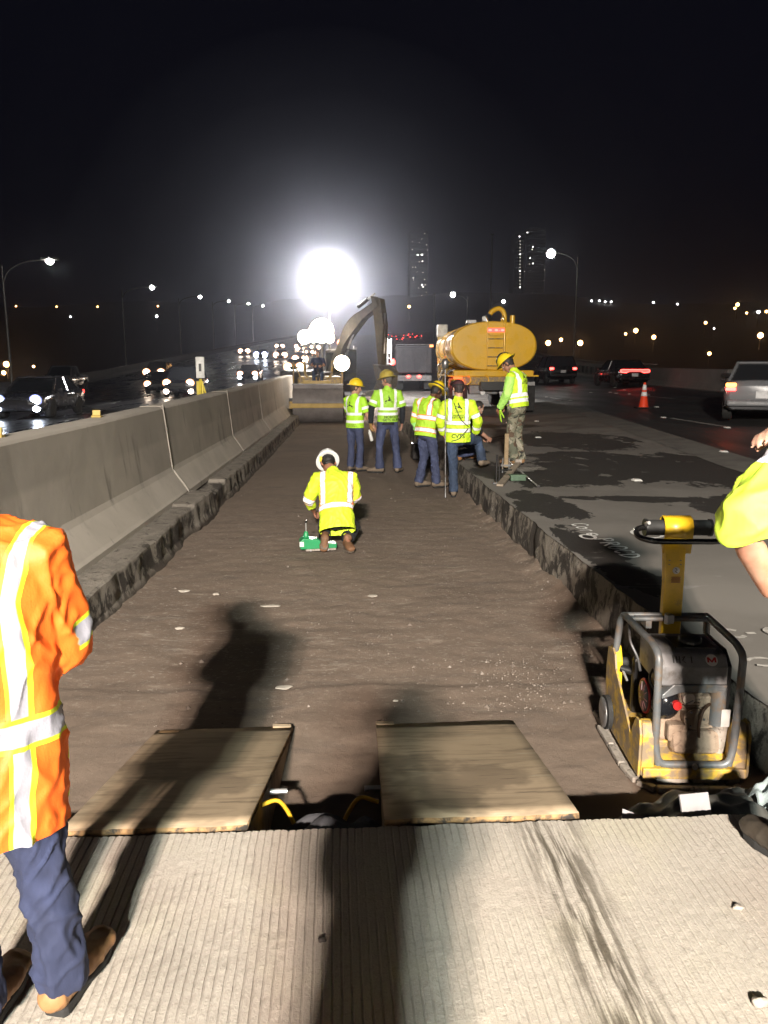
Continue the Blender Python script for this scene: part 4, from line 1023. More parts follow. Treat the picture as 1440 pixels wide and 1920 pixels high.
o = stroke_text('sprayed_mark', [(0, 0, [arc(0, 0, .5, .75, 0, 360, 20)]), (0, 0, [[(.5, 0), (1.1, .4)]])], (3.02, 7.25, 0), (1, 0, 0), (0, 1, 0), .26, .07, spray, .012); tag(o, 'white sprayed oval with a tail just left of the compactor handle', 'marking')
o = stroke_text('sprayed_mark', [(0, 0, [arc(0, 0, .5, .8, 0, 360, 16)])], (2.40, 7.15, 0), (1, 0, 0), (0, 1, 0), .13, .12, spray, .012); tag(o, 'small white sprayed ring left of the sprayed lettering', 'marking')
faded = plain('faded spray paint', (.46, .44, .41), .8, var=.4, scale=20)
o = stroke_text('sprayed_mark', word('C-O4', 0, 0, .9), (2.36, 4.32, 0), (1, .03, 0), (.0, 1, 0), .15, .11, faded, .012); tag(o, 'faded sprayed characters on the pavement right of the compactor frame, farther row', 'marking')
o = stroke_text('sprayed_mark', [(0, 0, [arc(0, 0, .6, .5, 150, -130, 14)])], (2.34, 3.93, 0), (1, 0, 0), (0, 1, 0), .13, .1, faded, .012); tag(o, 'faded sprayed curve right of the compactor frame, nearer mark', 'marking')
o = stroke_text('sprayed_mark', [(0, 0, [[(0, 0), (1, .1), (.2, .25), (1.2, .4), (.3, .5), (1.3, .7), (.5, .9), (1.5, 1)]])], (2.62, 11.9, 0), (1, 0, 0), (0, 1, 0), .45, .06, faded, .012); tag(o, 'white scribble on the wet pavement at the feet of the man in camouflage', 'marking')
# ================================================================== plate compactor
def compactor():
    t = thing('plate_compactor', 'yellow plate compactor with grey tube frame and tall yellow handle, standing in the trench', 'plate compactor', (1.725, 3.38, FZ + .006), R(-5))
    # base plate with turned-up lip, made of blocks
    n = 10
    P = [(-.29, .86), (-.30, .12), (-.27, .03), (-.21, -.02), (.21, -.02), (.27, .03), (.28, .12), (.28, .86)]
    MB().prism(P, lambda u, v: (u, v, .004), lambda u, v: (u * .97, v * .98 + .01, .028)).build('base_plate', M['dustyplate'], t, bevel=.005)
    segs = [((-.305, .62), (-.30, .40)), ((-.30, .39), (-.296, .20)), ((-.295, .19), (-.27, .04)), ((-.265, .03), (-.20, -.035)), ((-.19, -.036), (-.02, -.04)), ((-.01, -.04), (.17, -.038)), ((.18, -.036), (.26, .02)), ((.27, .03), (.292, .2)), ((.293, .21), (.295, .6))]
    for a, b_ in segs: MB().bar((a[0], a[1], .030), (b_[0], b_[1], .030), .036, .03).build('plate_edge', M['dustyplate'], t, bevel=.007)
    for x, w_ in ((-.10, .16), (.06, .13), (.19, .07)): MB().box((x, .03, .062), (w_, .05, .05)).build('mounting_block', M['dustyplate'], t, bevel=.006)
    # left and right guard plates
    for sx, x in ((-1, -.265), (1, .262)):
        gp = [(.02, .06), (.02, .28), (.05, .345), (.10, .34), (.15, .27), (.17, .21), (.50, .43), (.53, .50), (.58, .52), (.66, .50), (.68, .40), (.68, .10), (.6, .06)]
        MB().prism(gp, lambda u, v: (x - .006, u, v), lambda u, v: (x + .006, u, v)).build('guard_plate', M['yel'], t, bevel=.003)
        lobe = [(.02, .06), (.02, .27), (.045, .335), (.10, .335), (.14, .27), (.14, .06)]
        xx = x + .035 * -sx
        MB().prism(lobe, lambda u, v: (x + .008 * -sx, u, v), lambda u, v: (x + .075 * -sx, u + .0, v)).build('guard_lobe', M['yelclean'] if 0 else M['yel'], t, bevel=.012)
        MB().prism([(.55, .06), (.55, .45), (.6, .53), (.68, .50), (.68, .06)], lambda u, v: (x + .008 * -sx, u, v), lambda u, v: (x + .05 * -sx, u, v)).build('rear_bracket', M['yelclean'], t, bevel=.01)
        MB().cyl((x - .02 * sx, .60, .43), (x + .09 * -sx, .60, .43), .028, n=14).build('rubber_mount', M['rubber'], t)
    MB().prism([(-.25, .02), (.25, .02), (.25, .075), (-.25, .075)], lambda u, v: (u, .0, v + .04), lambda u, v: (u, .05, v + .04)).build('front_sill', M['yel'], t, bevel=.006)
    MB().prism([(0, .10), (.30, .20), (.30, .12), (0, .06)], lambda u, v: (-.17, u + .05, v + .02), lambda u, v: (.19, u + .05, v + .02)).build('chassis_deck', M['yel'], t, bevel=.006)
    MB().box((0, .4, .13), (.46, .5, .12)).build('chassis', M['yel'], t, bevel=.01)
    # wheel on the left rear
    w0 = MB().tube([(-.275, .56, .15), (-.30, .56, .15)], .095, 24).build('transport_wheel', M['rubber'], t)
    MB().lathe([(.055, .0), (.08, .006), (.085, .012), (.05, .016), (.02, .02)], 20, M=Matrix.Rotation(R(-90), 3, 'Y'), o=(-.299, .56, .15)).build('rim', M['steel'], w0)
    # tube frame: two side loops joined by cross bars
    fr = M['greysteel']; tr = .0185
    front = fillet([(-.03, .03, .125), (-.155, .03, .125), (-.19, .035, .30), (-.20, .035, .66)], .09, 6)
    for sx in (-1, 1):
        f2 = fillet([(sx * .17, .03, .125), (sx * .19, .032, .22), (sx * .20, .035, .69), (sx * .205, .14, .715), (sx * .22, .57, .715), (sx * .235, .585, .68), (sx * .25, .60, .44)], .10, 7)
        MB().tube(f2, tr, 12).build('frame_tube', fr, t)
    MB().tube(fillet([(-.19, .032, .22), (-.17, .028, .125), (.17, .028, .125), (.19, .032, .22)], .07, 6), tr * .98, 12).build('frame_crossbar', fr, t)
    MB().cyl((.0, .0, .125), (.0, .02, .125), .014, n=12).build('frame_bolt', M['bolt'], t)
    for y in (.57, .50): MB().cyl((-.225, y, .715), (.225, y, .715), .014, n=10).build('top_crossbar', fr, t)
    MB().box((-.02, .535, .712), (.30, .035, .012)).build('top_strap', fr, t)
    MB().box((-.11, .535, .69), (.03, .09, .05)).build('latch_bracket', fr, t)
    MB().cyl((-.02, .47, .70), (-.02, .47, .755), .016, n=12).build('latch_bolt', M['bolt'], t)
    MB().box((-.02, .44, .735), (.04, .03, .05), (0, 0, .3)).build('latch', M['steel'], t, bevel=.004)
    # fuel tank
    tank_m = plain('grey tank plastic', (.25, .25, .26), .45, scale=6, dirt=(.10, .09, .08), dirt_amt=.4)
    tk_ = MB().prism([(.10, .50), (.10, .60), (.14, .655), (.22, .665), (.42, .665), (.42, .50)], lambda u, v: (-.175, u, v), lambda u, v: (.165, u, v)).build('fuel_tank', tank_m, t, bevel=.014, seg=3)
    MB().lathe([(.0, 0), (.055, 0), (.058, .008), (.058, .026), (.05, .032), (.048, .036), (0, .037)][1:], 24, o=(.03, .27, .665)).build('fuel_cap', M['black'], tk_)
    MB().box((.03, .27, .668), (.20, .16, .006)).build('cap_recess', M['black'], tk_)
    MB().box((.135, .25, .669), (.03, .03, .004)).build('pale_label', plain('pale label', (.45, .44, .42)), tk_)
    # round sticker with a red mark on a white disc, tilted face of the tank
    def face(u, v): return V((u, .098 + max(0, v - .60) * .727, v))
    nrm = V((0, -.809, .588))
    sc = V((.085, .122, .630)) + nrm * .004
    ux = V((1, 0, 0)); uy = V((0, .588, .809))
    mb = MB(); mb.add([sc + ux * .030 * math.cos(a) + uy * .030 * math.sin(a) for a in [2 * PI * k / 24 for k in range(24)]], [tuple(range(24))]); mb.build('round_sticker', plain('sticker white', (.75, .72, .70), .4), tk_)
    z_ = [(-.022, -.012), (-.022, .014), (-.012, .014), (0, -.002), (.012, .014), (.022, .014), (.022, -.012), (.013, -.012), (.013, .0), (.0, -.014), (-.013, .0), (-.013, -.012)]
    mb = MB(); mb.add([sc + nrm * .001 + ux * a + uy * b_ for a, b_ in z_], [tuple(range(12))]); mb.build('red_mark', plain('sticker red', (.6, .02, .02), .4), tk_)
    mk = plain('black marker', (.02, .02, .02), .5); mb = MB()
    for k, st in enumerate([[(-.16, .612), (-.158, .65)], [(-.10, .617), (-.10, .648)], [(-.085, .617), (-.085, .645)], [(-.085, .632), (-.07, .632)], [(-.07, .617), (-.07, .645)], [(-.055, .64), (-.042, .644), (-.056, .628), (-.042, .618)], [(-.012, .618), (-.012, .645)]]):
        for a, b_ in zip(st[:-1], st[1:]):
            a = V((a[0], .10 + (a[1] - .6) * .727, a[1])) + nrm * .003; b_ = V((b_[0], .10 + (b_[1] - .6) * .727, b_[1])) + nrm * .003; mb.bar(a, b_, .005, .001)
    o = mb.build('marker_scribble', mk, tk_); o['kind'] = 'stuff'
    # engine
    du = M['dust']
    MB().prism([(-.10, .515), (.16, .515), (.15, .475), (-.06, .475), (-.155, .44), (-.155, .46)], lambda u, v: (u, .085, v), lambda u, v: (u, .15, v)).build('heat_shield', M['greysteel'], t, bevel=.004)
    MB().box((.02, .28, .32), (.30, .24, .32)).build('crankcase', du, t, bevel=.03)
    MB().box((.03, .13, .20), (.24, .10, .12), (R(-20), 0, 0)).build('engine_foot', du, t, bevel=.03)
    MB().box((.075, .14, .37), (.07, .06, .16)).build('side_casting', du, t, bevel=.012)
    MB().box((.01, .12, .29), (.20, .03, .012)).build('casting_rib', du, t)
    MB().box((.0, .17, .42), (.11, .10, .11)).build('cylinder_head', du, t, bevel=.015)
    for k in range(6): MB().box((.0, .115, .375 + k * .017), (.10, .012, .006)).build('cooling_fin', du, t)
    MB().cyl((.02, .10, .33), (.02, .20, .33), .055, n=20).build('crank_cover', du, t, bevel=.006)
    for k in range(6): MB().cyl((.02 + .043 * math.cos(k * 1.05), .094, .33 + .043 * math.sin(k * 1.05)), (.02 + .043 * math.cos(k * 1.05), .10, .33 + .043 * math.sin(k * 1.05)), .006, n=8).build('cover_bolt', M['steel'], t)
    MB().box((-.055, .14, .25), (.10, .07, .09)).build('carburettor', du, t, bevel=.012)
    MB().cyl((-.02, .09, .44), (-.02, .15, .44), .03, n=16).build('oil_plug', plain('pale cap', (.55, .48, .42), .6), t)
    af = MB().ball((-.11, .17, .385), (.075, .07, .085), 20, 12).build('air_filter', plain('glossy black cover', (.012, .013, .016), .12, coat=.6), t)
    MB().cyl((-.075, .085, .405), (-.075, .11, .405), .022, n=16).build('red_knob', plain('red knob', (.65, .03, .03), .35), af)
    MB().tube([(-.075, .09, .405), (-.045, .085, .412), (.0, .09, .432)], .003, 6).build('throttle_wire', M['steel'], t)
    MB().tube(bez([(.10, .12, .41), (.045, .075, .385), (.03, .07, .31), (.035, .08, .26), (.045, .10, .235)], 5), .008, 8).build('oil_hose', plain('brown hose', (.07, .035, .02), .6), t)
    MB().tube(bez([(-.14, .2, .60), (-.19, .18, .52), (-.17, .16, .46), (-.13, .16, .42)], 5), .006, 8).build('fuel_hose', M['black'], t)
    MB().tube(bez([(-.21, .5, .68), (-.225, .42, .62), (-.2, .36, .55), (-.2, .3, .5)], 5), .007, 8).build('cable', M['steel'], t)
    # recoil starter disc facing left
    rs = MB().lathe([(.085, 0), (.09, .012), (.078, .03), (.03, .034)], 28, M=Matrix.Rotation(R(-90), 3, 'Y'), o=(-.165, .25, .385)).build('recoil_starter', M['black'], t)
    MB().tube([(-.185, .25 + .083 * math.cos(a), .385 + .083 * math.sin(a)) for a in [2 * PI * k / 28 for k in range(28)]], .0075, 8, closed=True).build('red_rim', plain('red starter rim', (.45, .03, .03), .4), rs)
    for k in range(10):
        a = k * 2 * PI / 10; MB().bar((-.198, .25 + .03 * math.cos(a), .385 + .03 * math.sin(a)), (-.194, .25 + .072 * math.cos(a), .385 + .072 * math.sin(a)), .008, .004).build('vent_rib', plain('starter grille', (.12, .05, .05), .5) if k == 0 else bpy.data.materials['starter grille'], rs)
    MB().cyl((-.225, .56, .41), (-.15, .52, .40), .022, n=14).build('throttle_lever_hub', M['black'], t)
    MB().bar((-.22, .55, .41), (-.21, .48, .37), .01, .008).build('throttle_lever', M['bolt'], t)
    # exhaust side
    MB().cyl((.13, .12, .49), (.13, .12, .30), .04, n=16).build('muffler', M['greysteel'], t, bevel=.006)
    MB().box((.155, .085, .345), (.055, .006, .09)).build('muffler_plate', plain('bare plate', (.50, .50, .49), .5), t)
    MB().cyl((.16, .16, .12), (.16, .14, .30), .045, n=16).build('exciter_housing', M['dustyplate'], t)
    MB().box((0, .5, .32), (.36, .06, .36)).build('belt_guard', M['black'], t, bevel=.02)
    MB().prism([(.12, .14), (.12, .60), (.20, .66), (.46, .66), (.50, .14)], lambda u, v: (.168, u, v), lambda u, v: (.19, u, v)).build('side_cover', M['black'], t, bevel=.006)
    MB().box((.10, .20, .47), (.12, .12, .10)).build('muffler_guard', M['black'], t, bevel=.01)
    MB().box((-.10, .24, .27), (.10, .12, .18)).build('fan_housing', M['black'], t, bevel=.02)
    # handle column: bent plate with wrapped head
    hc = M['yelclean']
    col_ = [(.56, .60), (.56, .90), (.575, 1.05), (.585, 1.12)]
    vs = []; wv = [.052, .052, .056, .062]
    for (y, z), w_ in zip(col_, wv):
        for (dx, dy) in ((-w_, -.015), (w_, -.015), (w_, .035), (-w_, .035)): vs.append((.03 + dx, y + dy, z))
    fs = [(i * 4 + j, i * 4 + (j + 1) % 4, (i + 1) * 4 + (j + 1) % 4, (i + 1) * 4 + j) for i in range(3) for j in range(4)] + [(0, 1, 2, 3), (12, 13, 14, 15)]
    MB().add(vs, fs).build('handle_column', hc, t, bevel=.006)
    vs = []
    pr_ = [(.570, 1.06), (.552, 1.16), (.55, 1.21), (.575, 1.25), (.615, 1.26), (.65, 1.24), (.66, 1.20)]
    for (y, z) in pr_: vs += [(-.035, y, z), (.115, y, z)]
    o = MB().add(vs, [(i * 2, i * 2 + 1, i * 2 + 3, i * 2 + 2) for i in range(len(pr_) - 1)], 0, True).build('handle_head', hc, t); s_ = o.modifiers.new('t', 'SOLIDIFY'); s_.thickness = .006
    MB().cyl((-.12, .605, 1.195), (.215, .605, 1.195), .042, n=24).build('damper_cylinder', M['rubber'], t, bevel=.004)
    for x in (-.125, .22): MB().cyl((x - .006, .605, 1.195), (x + .006, .605, 1.195), .047, n=24).build('damper_cap', M['black'], t)
    MB().tube(fillet([(.22, .60, 1.20), (.27, .56, 1.195), (.29, .46, 1.165), (.20, .44, 1.155), (-.13, .44, 1.155), (-.205, .47, 1.17), (-.19, .56, 1.195), (-.12, .60, 1.20)], .05, 6), .0155, 12).build('handle_grip', plain('glossy black grip', (.012, .012, .012), .15, coat=.5), t)
    MB().tube([(-.12, .6, 1.2), (-.135, .56, 1.225), (-.13, .53, 1.235)], .01, 8).build('control_lever', M['bolt'], t)
    for dx in (-.03, .03):
        for z in (1.0, 1.022): MB().cyl((.03 + dx, .545 + (z - .9) * .1, z), (.03 + dx, .552 + (z - .9) * .1, z), .006, n=10).build('rivet', M['greysteel'], t)
    yy = .5445
    mb = MB(); mb.add([(.035 + .019 * math.cos(a), yy - .0015 + .005, .972 + .019 * math.sin(a)) for a in [2 * PI * k / 24 for k in range(24)]], [tuple(range(24))]); s1 = mb.build('warning_sticker', plain('sticker pale', (.8, .78, .74), .4), t)
    s1.location = (0, -.004, 0)
    MB().tube([(.03, yy - .001, .985), (.04, yy - .001, .975), (.03, yy - .001, .967), (.042, yy - .001, .958)], .0022, 5).build('symbol', mk, t)
    for k in range(5): MB().box((.036, yy - .001, .935 - k * .007), (.05 - .004 * (k % 2), .001, .0035)).build('label_line', plain('label red brown', (.40, .12, .06), .6) if k == 0 else bpy.data.materials['label red brown'], t)
    return t
compactor()

# ================================================================== people
def loft(mb, pts, radii, side=V((1, 0, 0)), n=18):
    """closed tapered body; radii (a,b): a along side, b across; round ends"""
    P = [V(p) for p in pts]; N = len(P); rows = []
    for i, p in enumerate(P):
        t = (P[min(i + 1, N - 1)] - P[max(i - 1, 0)])
        t = t.normalized() if t.length > 1e-6 else V((0, 0, 1))
        a = side - t * side.dot(t)
        if a.length < .05: a = V((0, 1, 0)) - t * t.y
        a.normalize(); b = t.cross(a); rows.append((p, t, a, b, radii[i]))
    rg = []
    p, t, a, b, (ra, rb) = rows[0]; m = min(ra, rb)
    for s_, k in ((-.95, .32), (-.72, .70), (-.38, .92)): rg.append((p + t * m * s_, a, b, ra * k, rb * k))
    for (p, t, a, b, (ra, rb)) in rows: rg.append((p, a, b, ra, rb))
    p, t, a, b, (ra, rb) = rows[-1]; m = min(ra, rb)
    for s_, k in ((.38, .92), (.72, .70), (.95, .32)): rg.append((p + t * m * s_, a, b, ra * k, rb * k))
    vs = []
    for (p, a, b, ra, rb) in rg: vs += [p + a * ra * math.cos(2 * PI * k / n) + b * rb * math.sin(2 * PI * k / n) for k in range(n)]
    fs = [(i * n + k, i * n + (k + 1) % n, (i + 1) * n + (k + 1) % n, (i + 1) * n + k) for i in range(len(rg) - 1) for k in range(n)]
    fs += [tuple(range(n))[::-1], tuple((len(rg) - 1) * n + k for k in range(n))]
    return mb.add(vs, fs, 0, True)
def fuse(mb, name, mats, parent, voxel=.012, smooth=3, wrinkle=0, wscale=14, attrs=None, wst=(1, 1, .5), seed=0, cuts=None):
    me = mb.mesh('tmp', mats[0] if isinstance(mats, list) else mats)
    o = bpy.data.objects.new('tmp', me); COL.objects.link(o)
    r = o.modifiers.new('r', 'REMESH'); r.mode = 'VOXEL'; r.voxel_size = voxel; r.use_smooth_shade = True
    if smooth: s_ = o.modifiers.new('s', 'SMOOTH'); s_.factor = .5; s_.iterations = smooth
    dg = bpy.context.evaluated_depsgraph_get(); dg.update()
    m2 = bpy.data.meshes.new_from_object(o.evaluated_get(dg)); m2.name = name
    bpy.data.objects.remove(o); bpy.data.meshes.remove(me)
    m2.materials.clear()
    for m in (mats if isinstance(mats, list) else [mats]): m2.materials.append(m)
    if cuts:
        bm = bmesh.new(); bm.from_mesh(m2)
        for (p, d, rad, skip) in cuts:
            def near(v):
                r_ = v.co - p; a = r_.dot(d)
                return (r_ - d * a).length < rad and -.05 < a < rad * 1.6 and not (skip and skip(v.co))
            ok = {v for v in bm.verts if near(v)}
            fs_ = [f for f in bm.faces if all(v in ok for v in f.verts)]; es_ = {e for f in fs_ for e in f.edges}; vs_ = {v for f in fs_ for v in f.verts}
            bmesh.ops.bisect_plane(bm, geom=list(vs_) + list(es_) + fs_, plane_co=p, plane_no=d, clear_outer=True, dist=1e-5)
        loose_ = [v for v in bm.verts if not v.link_faces]; bmesh.ops.delete(bm, geom=loose_, context='VERTS')
        bm.to_mesh(m2); bm.free()
    n = len(m2.vertices); co = np.empty(n * 3); m2.vertices.foreach_get('co', co); co = co.reshape(-1, 3)
    if attrs:
        for k, vals in attrs(co).items():
            a = m2.attributes.new(k, 'FLOAT', 'POINT'); a.data.foreach_set('value', np.asarray(vals, dtype=np.float32))
    if wrinkle:
        no = np.empty(n * 3); m2.vertices.foreach_get('normal', no); no = no.reshape(-1, 3)
        def fold(p):
            wx_ = noise.noise(V((p[0] * 3 + seed, p[1] * 3, p[2] * 3))) * 1.6
            a = noise.noise(V(((p[0] + p[2] * .35) * wscale * .55 * wst[0] + seed + wx_, (p[1] + p[2] * .3) * wscale * .55 * wst[1], p[2] * wscale * .35 * wst[2])))
            b_ = noise.noise(V(((p[0] - p[2] * .6) * wscale * 1.1 + wx_, p[1] * wscale * 1.1 + seed, p[2] * wscale * .55)))
            return 1.1 * (1 - min(1, abs(a) * 3.2)) ** 1.5 + .7 * (1 - min(1, abs(b_) * 3)) ** 1.5 - .5
        d = np.array([fold(p) for p in co])
        co = co + no * (d * wrinkle)[:, None]; m2.vertices.foreach_set('co', co.ravel())
    m2.update()
    ob = bpy.data.objects.new(name, m2); COL.objects.link(ob); ob.parent = parent
    return ob
def hand(mb, wr, dirv, palm, k=1.0, curl=.5, thumb=1, sc=1.0):
    """wr wrist, dirv pointing along fingers, palm = direction the palm faces, thumb = +1/-1 side"""
    d = V(dirv).normalized(); pn = V(palm); pn = (pn - d * pn.dot(d)).normalized(); sd = d.cross(pn) * thumb
    loft(mb, [V(wr) - d * .02, V(wr) + d * .02, V(wr) + d * .055 * sc, V(wr) + d * .088 * sc], [(.027 * sc, .021 * sc), (.034 * sc, .018 * sc), (.042 * sc, .016 * sc), (.038 * sc, .013 * sc)], sd, 12)
    for i, (off, L_) in enumerate(zip((.030, .010, -.011, -.031), (.072, .080, .075, .058))):
        p = V(wr) + d * .086 * sc + sd * off * sc; pts = [p - d * .02]; dd = d.copy(); L_ = L_ * sc
        fan = sd * off * .8
        for j, fr_ in enumerate((.42, .32, .26)):
            pts.append(p); ang = curl * (.45 + .55 * (j > 0)) + .1 * i * curl
            dd = (dd * math.cos(ang) + pn * math.sin(ang)).normalized() if curl else dd
            pn_ = pn; p = p + (dd + fan).normalized() * L_ * fr_
        pts.append(p); loft(mb, pts, [(.0095 * sc,) * 2, (.0095 * sc,) * 2, (.0088 * sc,) * 2, (.008 * sc,) * 2, (.0065 * sc,) * 2], sd, 8)
    p = V(wr) + d * .03 * sc + sd * .030 * sc; loft(mb, [p, p + (d * .5 + sd * .8 + pn * .3).normalized() * .034 * sc, p + (d * .9 + sd * .6 + pn * .5).normalized() * .062 * sc, p + (d * 1.1 + sd * .35 + pn * .6).normalized() * .085 * sc], [(.014 * sc,) * 2, (.0125 * sc,) * 2, (.011 * sc,) * 2, (.008 * sc,) * 2], sd, 8)

STD = dict(P=(0, 0, .95), C=(0, .0, 1.34), N=(0, -.01, 1.50), H=(0, .03, 1.63), SL=(-.185, 0, 1.42), SR=(.185, 0, 1.42), EL=(-.25, -.02, 1.14), ER=(.25, -.02, 1.14), WL=(-.27, .06, .90), WR=(.27, .06, .90),
           hL=(-.09, 0, .92), hR=(.09, 0, .92), KL=(-.11, .02, .50), KR=(.11, .02, .50), AL=(-.13, -.02, .10), AR=(.13, -.02, .10), tL=(-.17, .15, .03), tR=(.17, .15, .03))
def skin_m(name, c):
    if name in bpy.data.materials: return bpy.data.materials[name]
    m = Mat(name, c, .5); m.mix(m.noise(9, 4).ramp(.4, .7), (c[0] * .85, c[1] * .66, c[2] * .6)); m.b.inputs['Subsurface Weight'].default_value = .08
    m.bump(m.noise(160, 3), .12, .001); return m.m
def denim(name, c=(.035, .055, .13)):
    if name in bpy.data.materials: return bpy.data.materials[name]
    m = Mat(name, c, .85); m.mix(m.noise(5, 5, .6, (1, 1, .5)).ramp(.45, .72), dk(c, 1.9)); m.mix(m.noise(2.5, 4, off=(3, 0, 1)).ramp(.5, .7) * .6, dk(c, .55))
    m.bump(m.noise(260, 2), .25, .001).bump(m.noise(30, 4, .6, (1, 1, .4)), .4, .004); return m.m
def camo():
    m = Mat('woodland camouflage', (.19, .18, .13), .85)
    m.mix(m.noise(6.5, 3, .55, (1, 1, 1.0), .8, (3, 1, 0)).ramp(.50, .52), (.10, .105, .075)); m.mix(m.noise(6, 3, .6, (1, 1, 1.2), .9, (9, 4, 2)).ramp(.55, .565), (.085, .055, .035))
    m.mix(m.noise(7, 3, .6, (1, 1, 1.2), 1.1, (1, 8, 5)).ramp(.60, .61), (.02, .02, .018)); m.mix(m.noise(5.5, 3, .5, (1, 1, 1), .7, (5, 2, 9)).ramp(.62, .635), (.27, .25, .20))
    m.bump(m.noise(30, 4), .3, .003); return m.m
def vest_m(name, base, tape=(.9, .9, .92), trim=None, bands=(), straps=None, sleeve=None, sl_base=None, lower=None, tw=.026, bw=.011, mesh=False, stw=None):
    """bands: heights above hem (m) of horizontal tapes; straps (x0, slope, hmin); sleeve: list of distances along the arm"""
    m = Mat(name, base, .62); m.mix(m.noise(4, 4).ramp(.35, .75) * .6, dk(base, .8))
    h, lat, dep, arm, ism = [m.attr(a) for a in ('h', 'lat', 'dep', 'arm', 'ism')]
    tor = 1 - ism
    def put(mask_fn, w_tape, w_trim):
        if trim: m.mix(mask_fn(w_trim), trim)
        m.mix(mask_fn(w_tape), tape)
    if sl_base: m.mix(ism * (arm > sl_base[0]), sl_base[1])
    if straps:
        x0, sl, hm = straps
        put(lambda w_: ((lat.abs() - (h * sl + x0)).abs() < w_) * (h > hm) * tor, stw or tw, (stw or tw) + bw * (.6 if stw else 1))
    for b_ in bands: put(lambda w_, b_=b_: ((h - b_).abs() < w_) * tor, tw, tw + bw)
    for a_ in (sleeve or []): put(lambda w_, a_=a_: ((arm - a_).abs() < w_) * ism, tw, tw + bw)
    if lower: m.mix((h < lower[0]) * tor, lower[1])
    m.bump(m.noise(22, 4, .6, (1, 1, .5)), .35, .006)
    m.bump((m.voro(190) if mesh else m.noise(200, 2)), .25, .001)
    return m.m
def person(label, loc, rotz, s=1.0, J=None, hy=0, hp=0, hr_=0, shirt=None, hem=-.10, slen=.5, loose=.012, pants=None, boots=None, sole=None, hair=(.02, .015, .012), skin=None, hat=None, gloves=(None, None), curl=(.5, .5),
           under=None, vox=.010, sm=.013, palm=None, fd=None, wr=.010, seed=0, torso=1.0, cuff=.068, hairon=True, bootkind='boot'):
    j = {k: V(v) for k, v in STD.items()}
    for k, v in (J or {}).items(): j[k] = V(v)
    for k in j: j[k] = j[k] * s
    t = thing('person', label, 'person', loc, rotz)
    X = V((1, 0, 0)); sh = (j['SR'] - j['SL']).normalized(); hp_ = (j['hR'] - j['hL']).normalized()
    up = (j['N'] - j['P']).normalized(); fw = up.cross(sh) * -1
    if fw.length < .1: fw = V((0, 1, 0))
    fw = sh.cross(up) * -1; fw.normalize()
    # ------- body (one continuous skin)
    mb = MB()
    W_ = lambda a, b_, f: a.lerp(b_, f)
    loft(mb, [j['P'], W_(j['P'], j['C'], .4), j['C'], W_(j['C'], j['N'], .6), j['N']], [(.13 * s, .09 * s), (.125 * s, .09 * s), (.16 * s, .11 * s), (.13 * s, .085 * s), (.06 * s, .06 * s)], sh)
    hc = j['H']; Hm = Matrix.Rotation(-hy, 3, 'Z') @ Matrix.Rotation(hr_, 3, 'Y') @ Matrix.Rotation(-hp, 3, 'X')
    loft(mb, [j['N'] - up * .03, j['N'], hc + Hm @ V((0, -.015, -.06)) * s], [(.068 * s, .066 * s), (.06 * s, .062 * s), (.056 * s, .058 * s)], sh)
    hv = lambda x, y, z: hc + Hm @ (V((x, y, z)) * s)
    mb.ball(hc + Hm @ V((0, -.005, .03)) * s, (.077 * s, .098 * s, .098 * s), 18, 12, M=Hm)
    loft(mb, [hv(0, .02, .02), hv(0, .045, -.04), hv(0, .055, -.085)], [(.068 * s, .07 * s), (.058 * s, .055 * s), (.032 * s, .032 * s)], Hm @ X, 14)
    loft(mb, [hv(0, .093, .02), hv(0, .108, -.012), hv(0, .115, -.028)], [(.009 * s, .012 * s), (.012 * s, .013 * s), (.016 * s, .011 * s)], Hm @ X, 8)
    loft(mb, [hv(-.022, .092, -.058), hv(.022, .092, -.058)], [(.007 * s,) * 2] * 2, Hm @ V((0, 0, 1)), 8)
    for q in (-1, 1):
        loft(mb, [hv(q * .078, -.012, -.02), hv(q * .086, -.016, .005), hv(q * .083, -.014, .028)], [(.006 * s, .012 * s), (.008 * s, .018 * s), (.006 * s, .012 * s)], Hm @ X, 8)
        loft(mb, [hv(q * .045, .085, .028), hv(q * .02, .094, .026)], [(.010 * s,) * 2] * 2, Hm @ V((0, 0, 1)), 8)
    for q, (S_, E_, Wr, c_, gl) in enumerate([('SL', 'EL', 'WL', curl[0], gloves[0]), ('SR', 'ER', 'WR', curl[1], gloves[1])]):
        loft(mb, [j[S_], W_(j[S_], j[E_], .5), j[E_], W_(j[E_], j[Wr], .35), j[Wr]], [(.052 * s,) * 2, (.046 * s,) * 2, (.039 * s,) * 2, (.040 * s,) * 2, (.026 * s, .030 * s)], fw)
        d = (j[Wr] - j[E_]).normalized()
        if fd and fd[q]: d = V(fd[q]).normalized()
        pl = V(palm[q]) if palm and palm[q] else (V((1, 0, 0)) if q == 0 else V((-1, 0, 0)))
        th = 1 if q == 0 else -1
        hand(mb, j[Wr], d, pl, s, c_, th, s)
    for h_, K_, A_, T_ in (('hL', 'KL', 'AL', 'tL'), ('hR', 'KR', 'AR', 'tR')):
        loft(mb, [j[h_], W_(j[h_], j[K_], .5), j[K_], W_(j[K_], j[A_], .35), j[A_], j[A_].lerp(j[T_], .5) - V((0, 0, .0))], [(.062 * s,) * 2, (.052 * s,) * 2, (.040 * s,) * 2, (.040 * s,) * 2, (.030 * s,) * 2, (.026 * s,) * 2], hp_)
    body = fuse(mb, 'body', skin or skin_m('light skin', (.50, .30, .22)), t, min(vox, .0075), 2)
    for q in (-1, 1):
        e = MB().ball(hv(q * .033, .083, .008), .0115 * s, 10, 8).build('eye', plain('eye', (.6, .58, .55), .2) if 'eye' not in bpy.data.materials else bpy.data.materials['eye'], body)
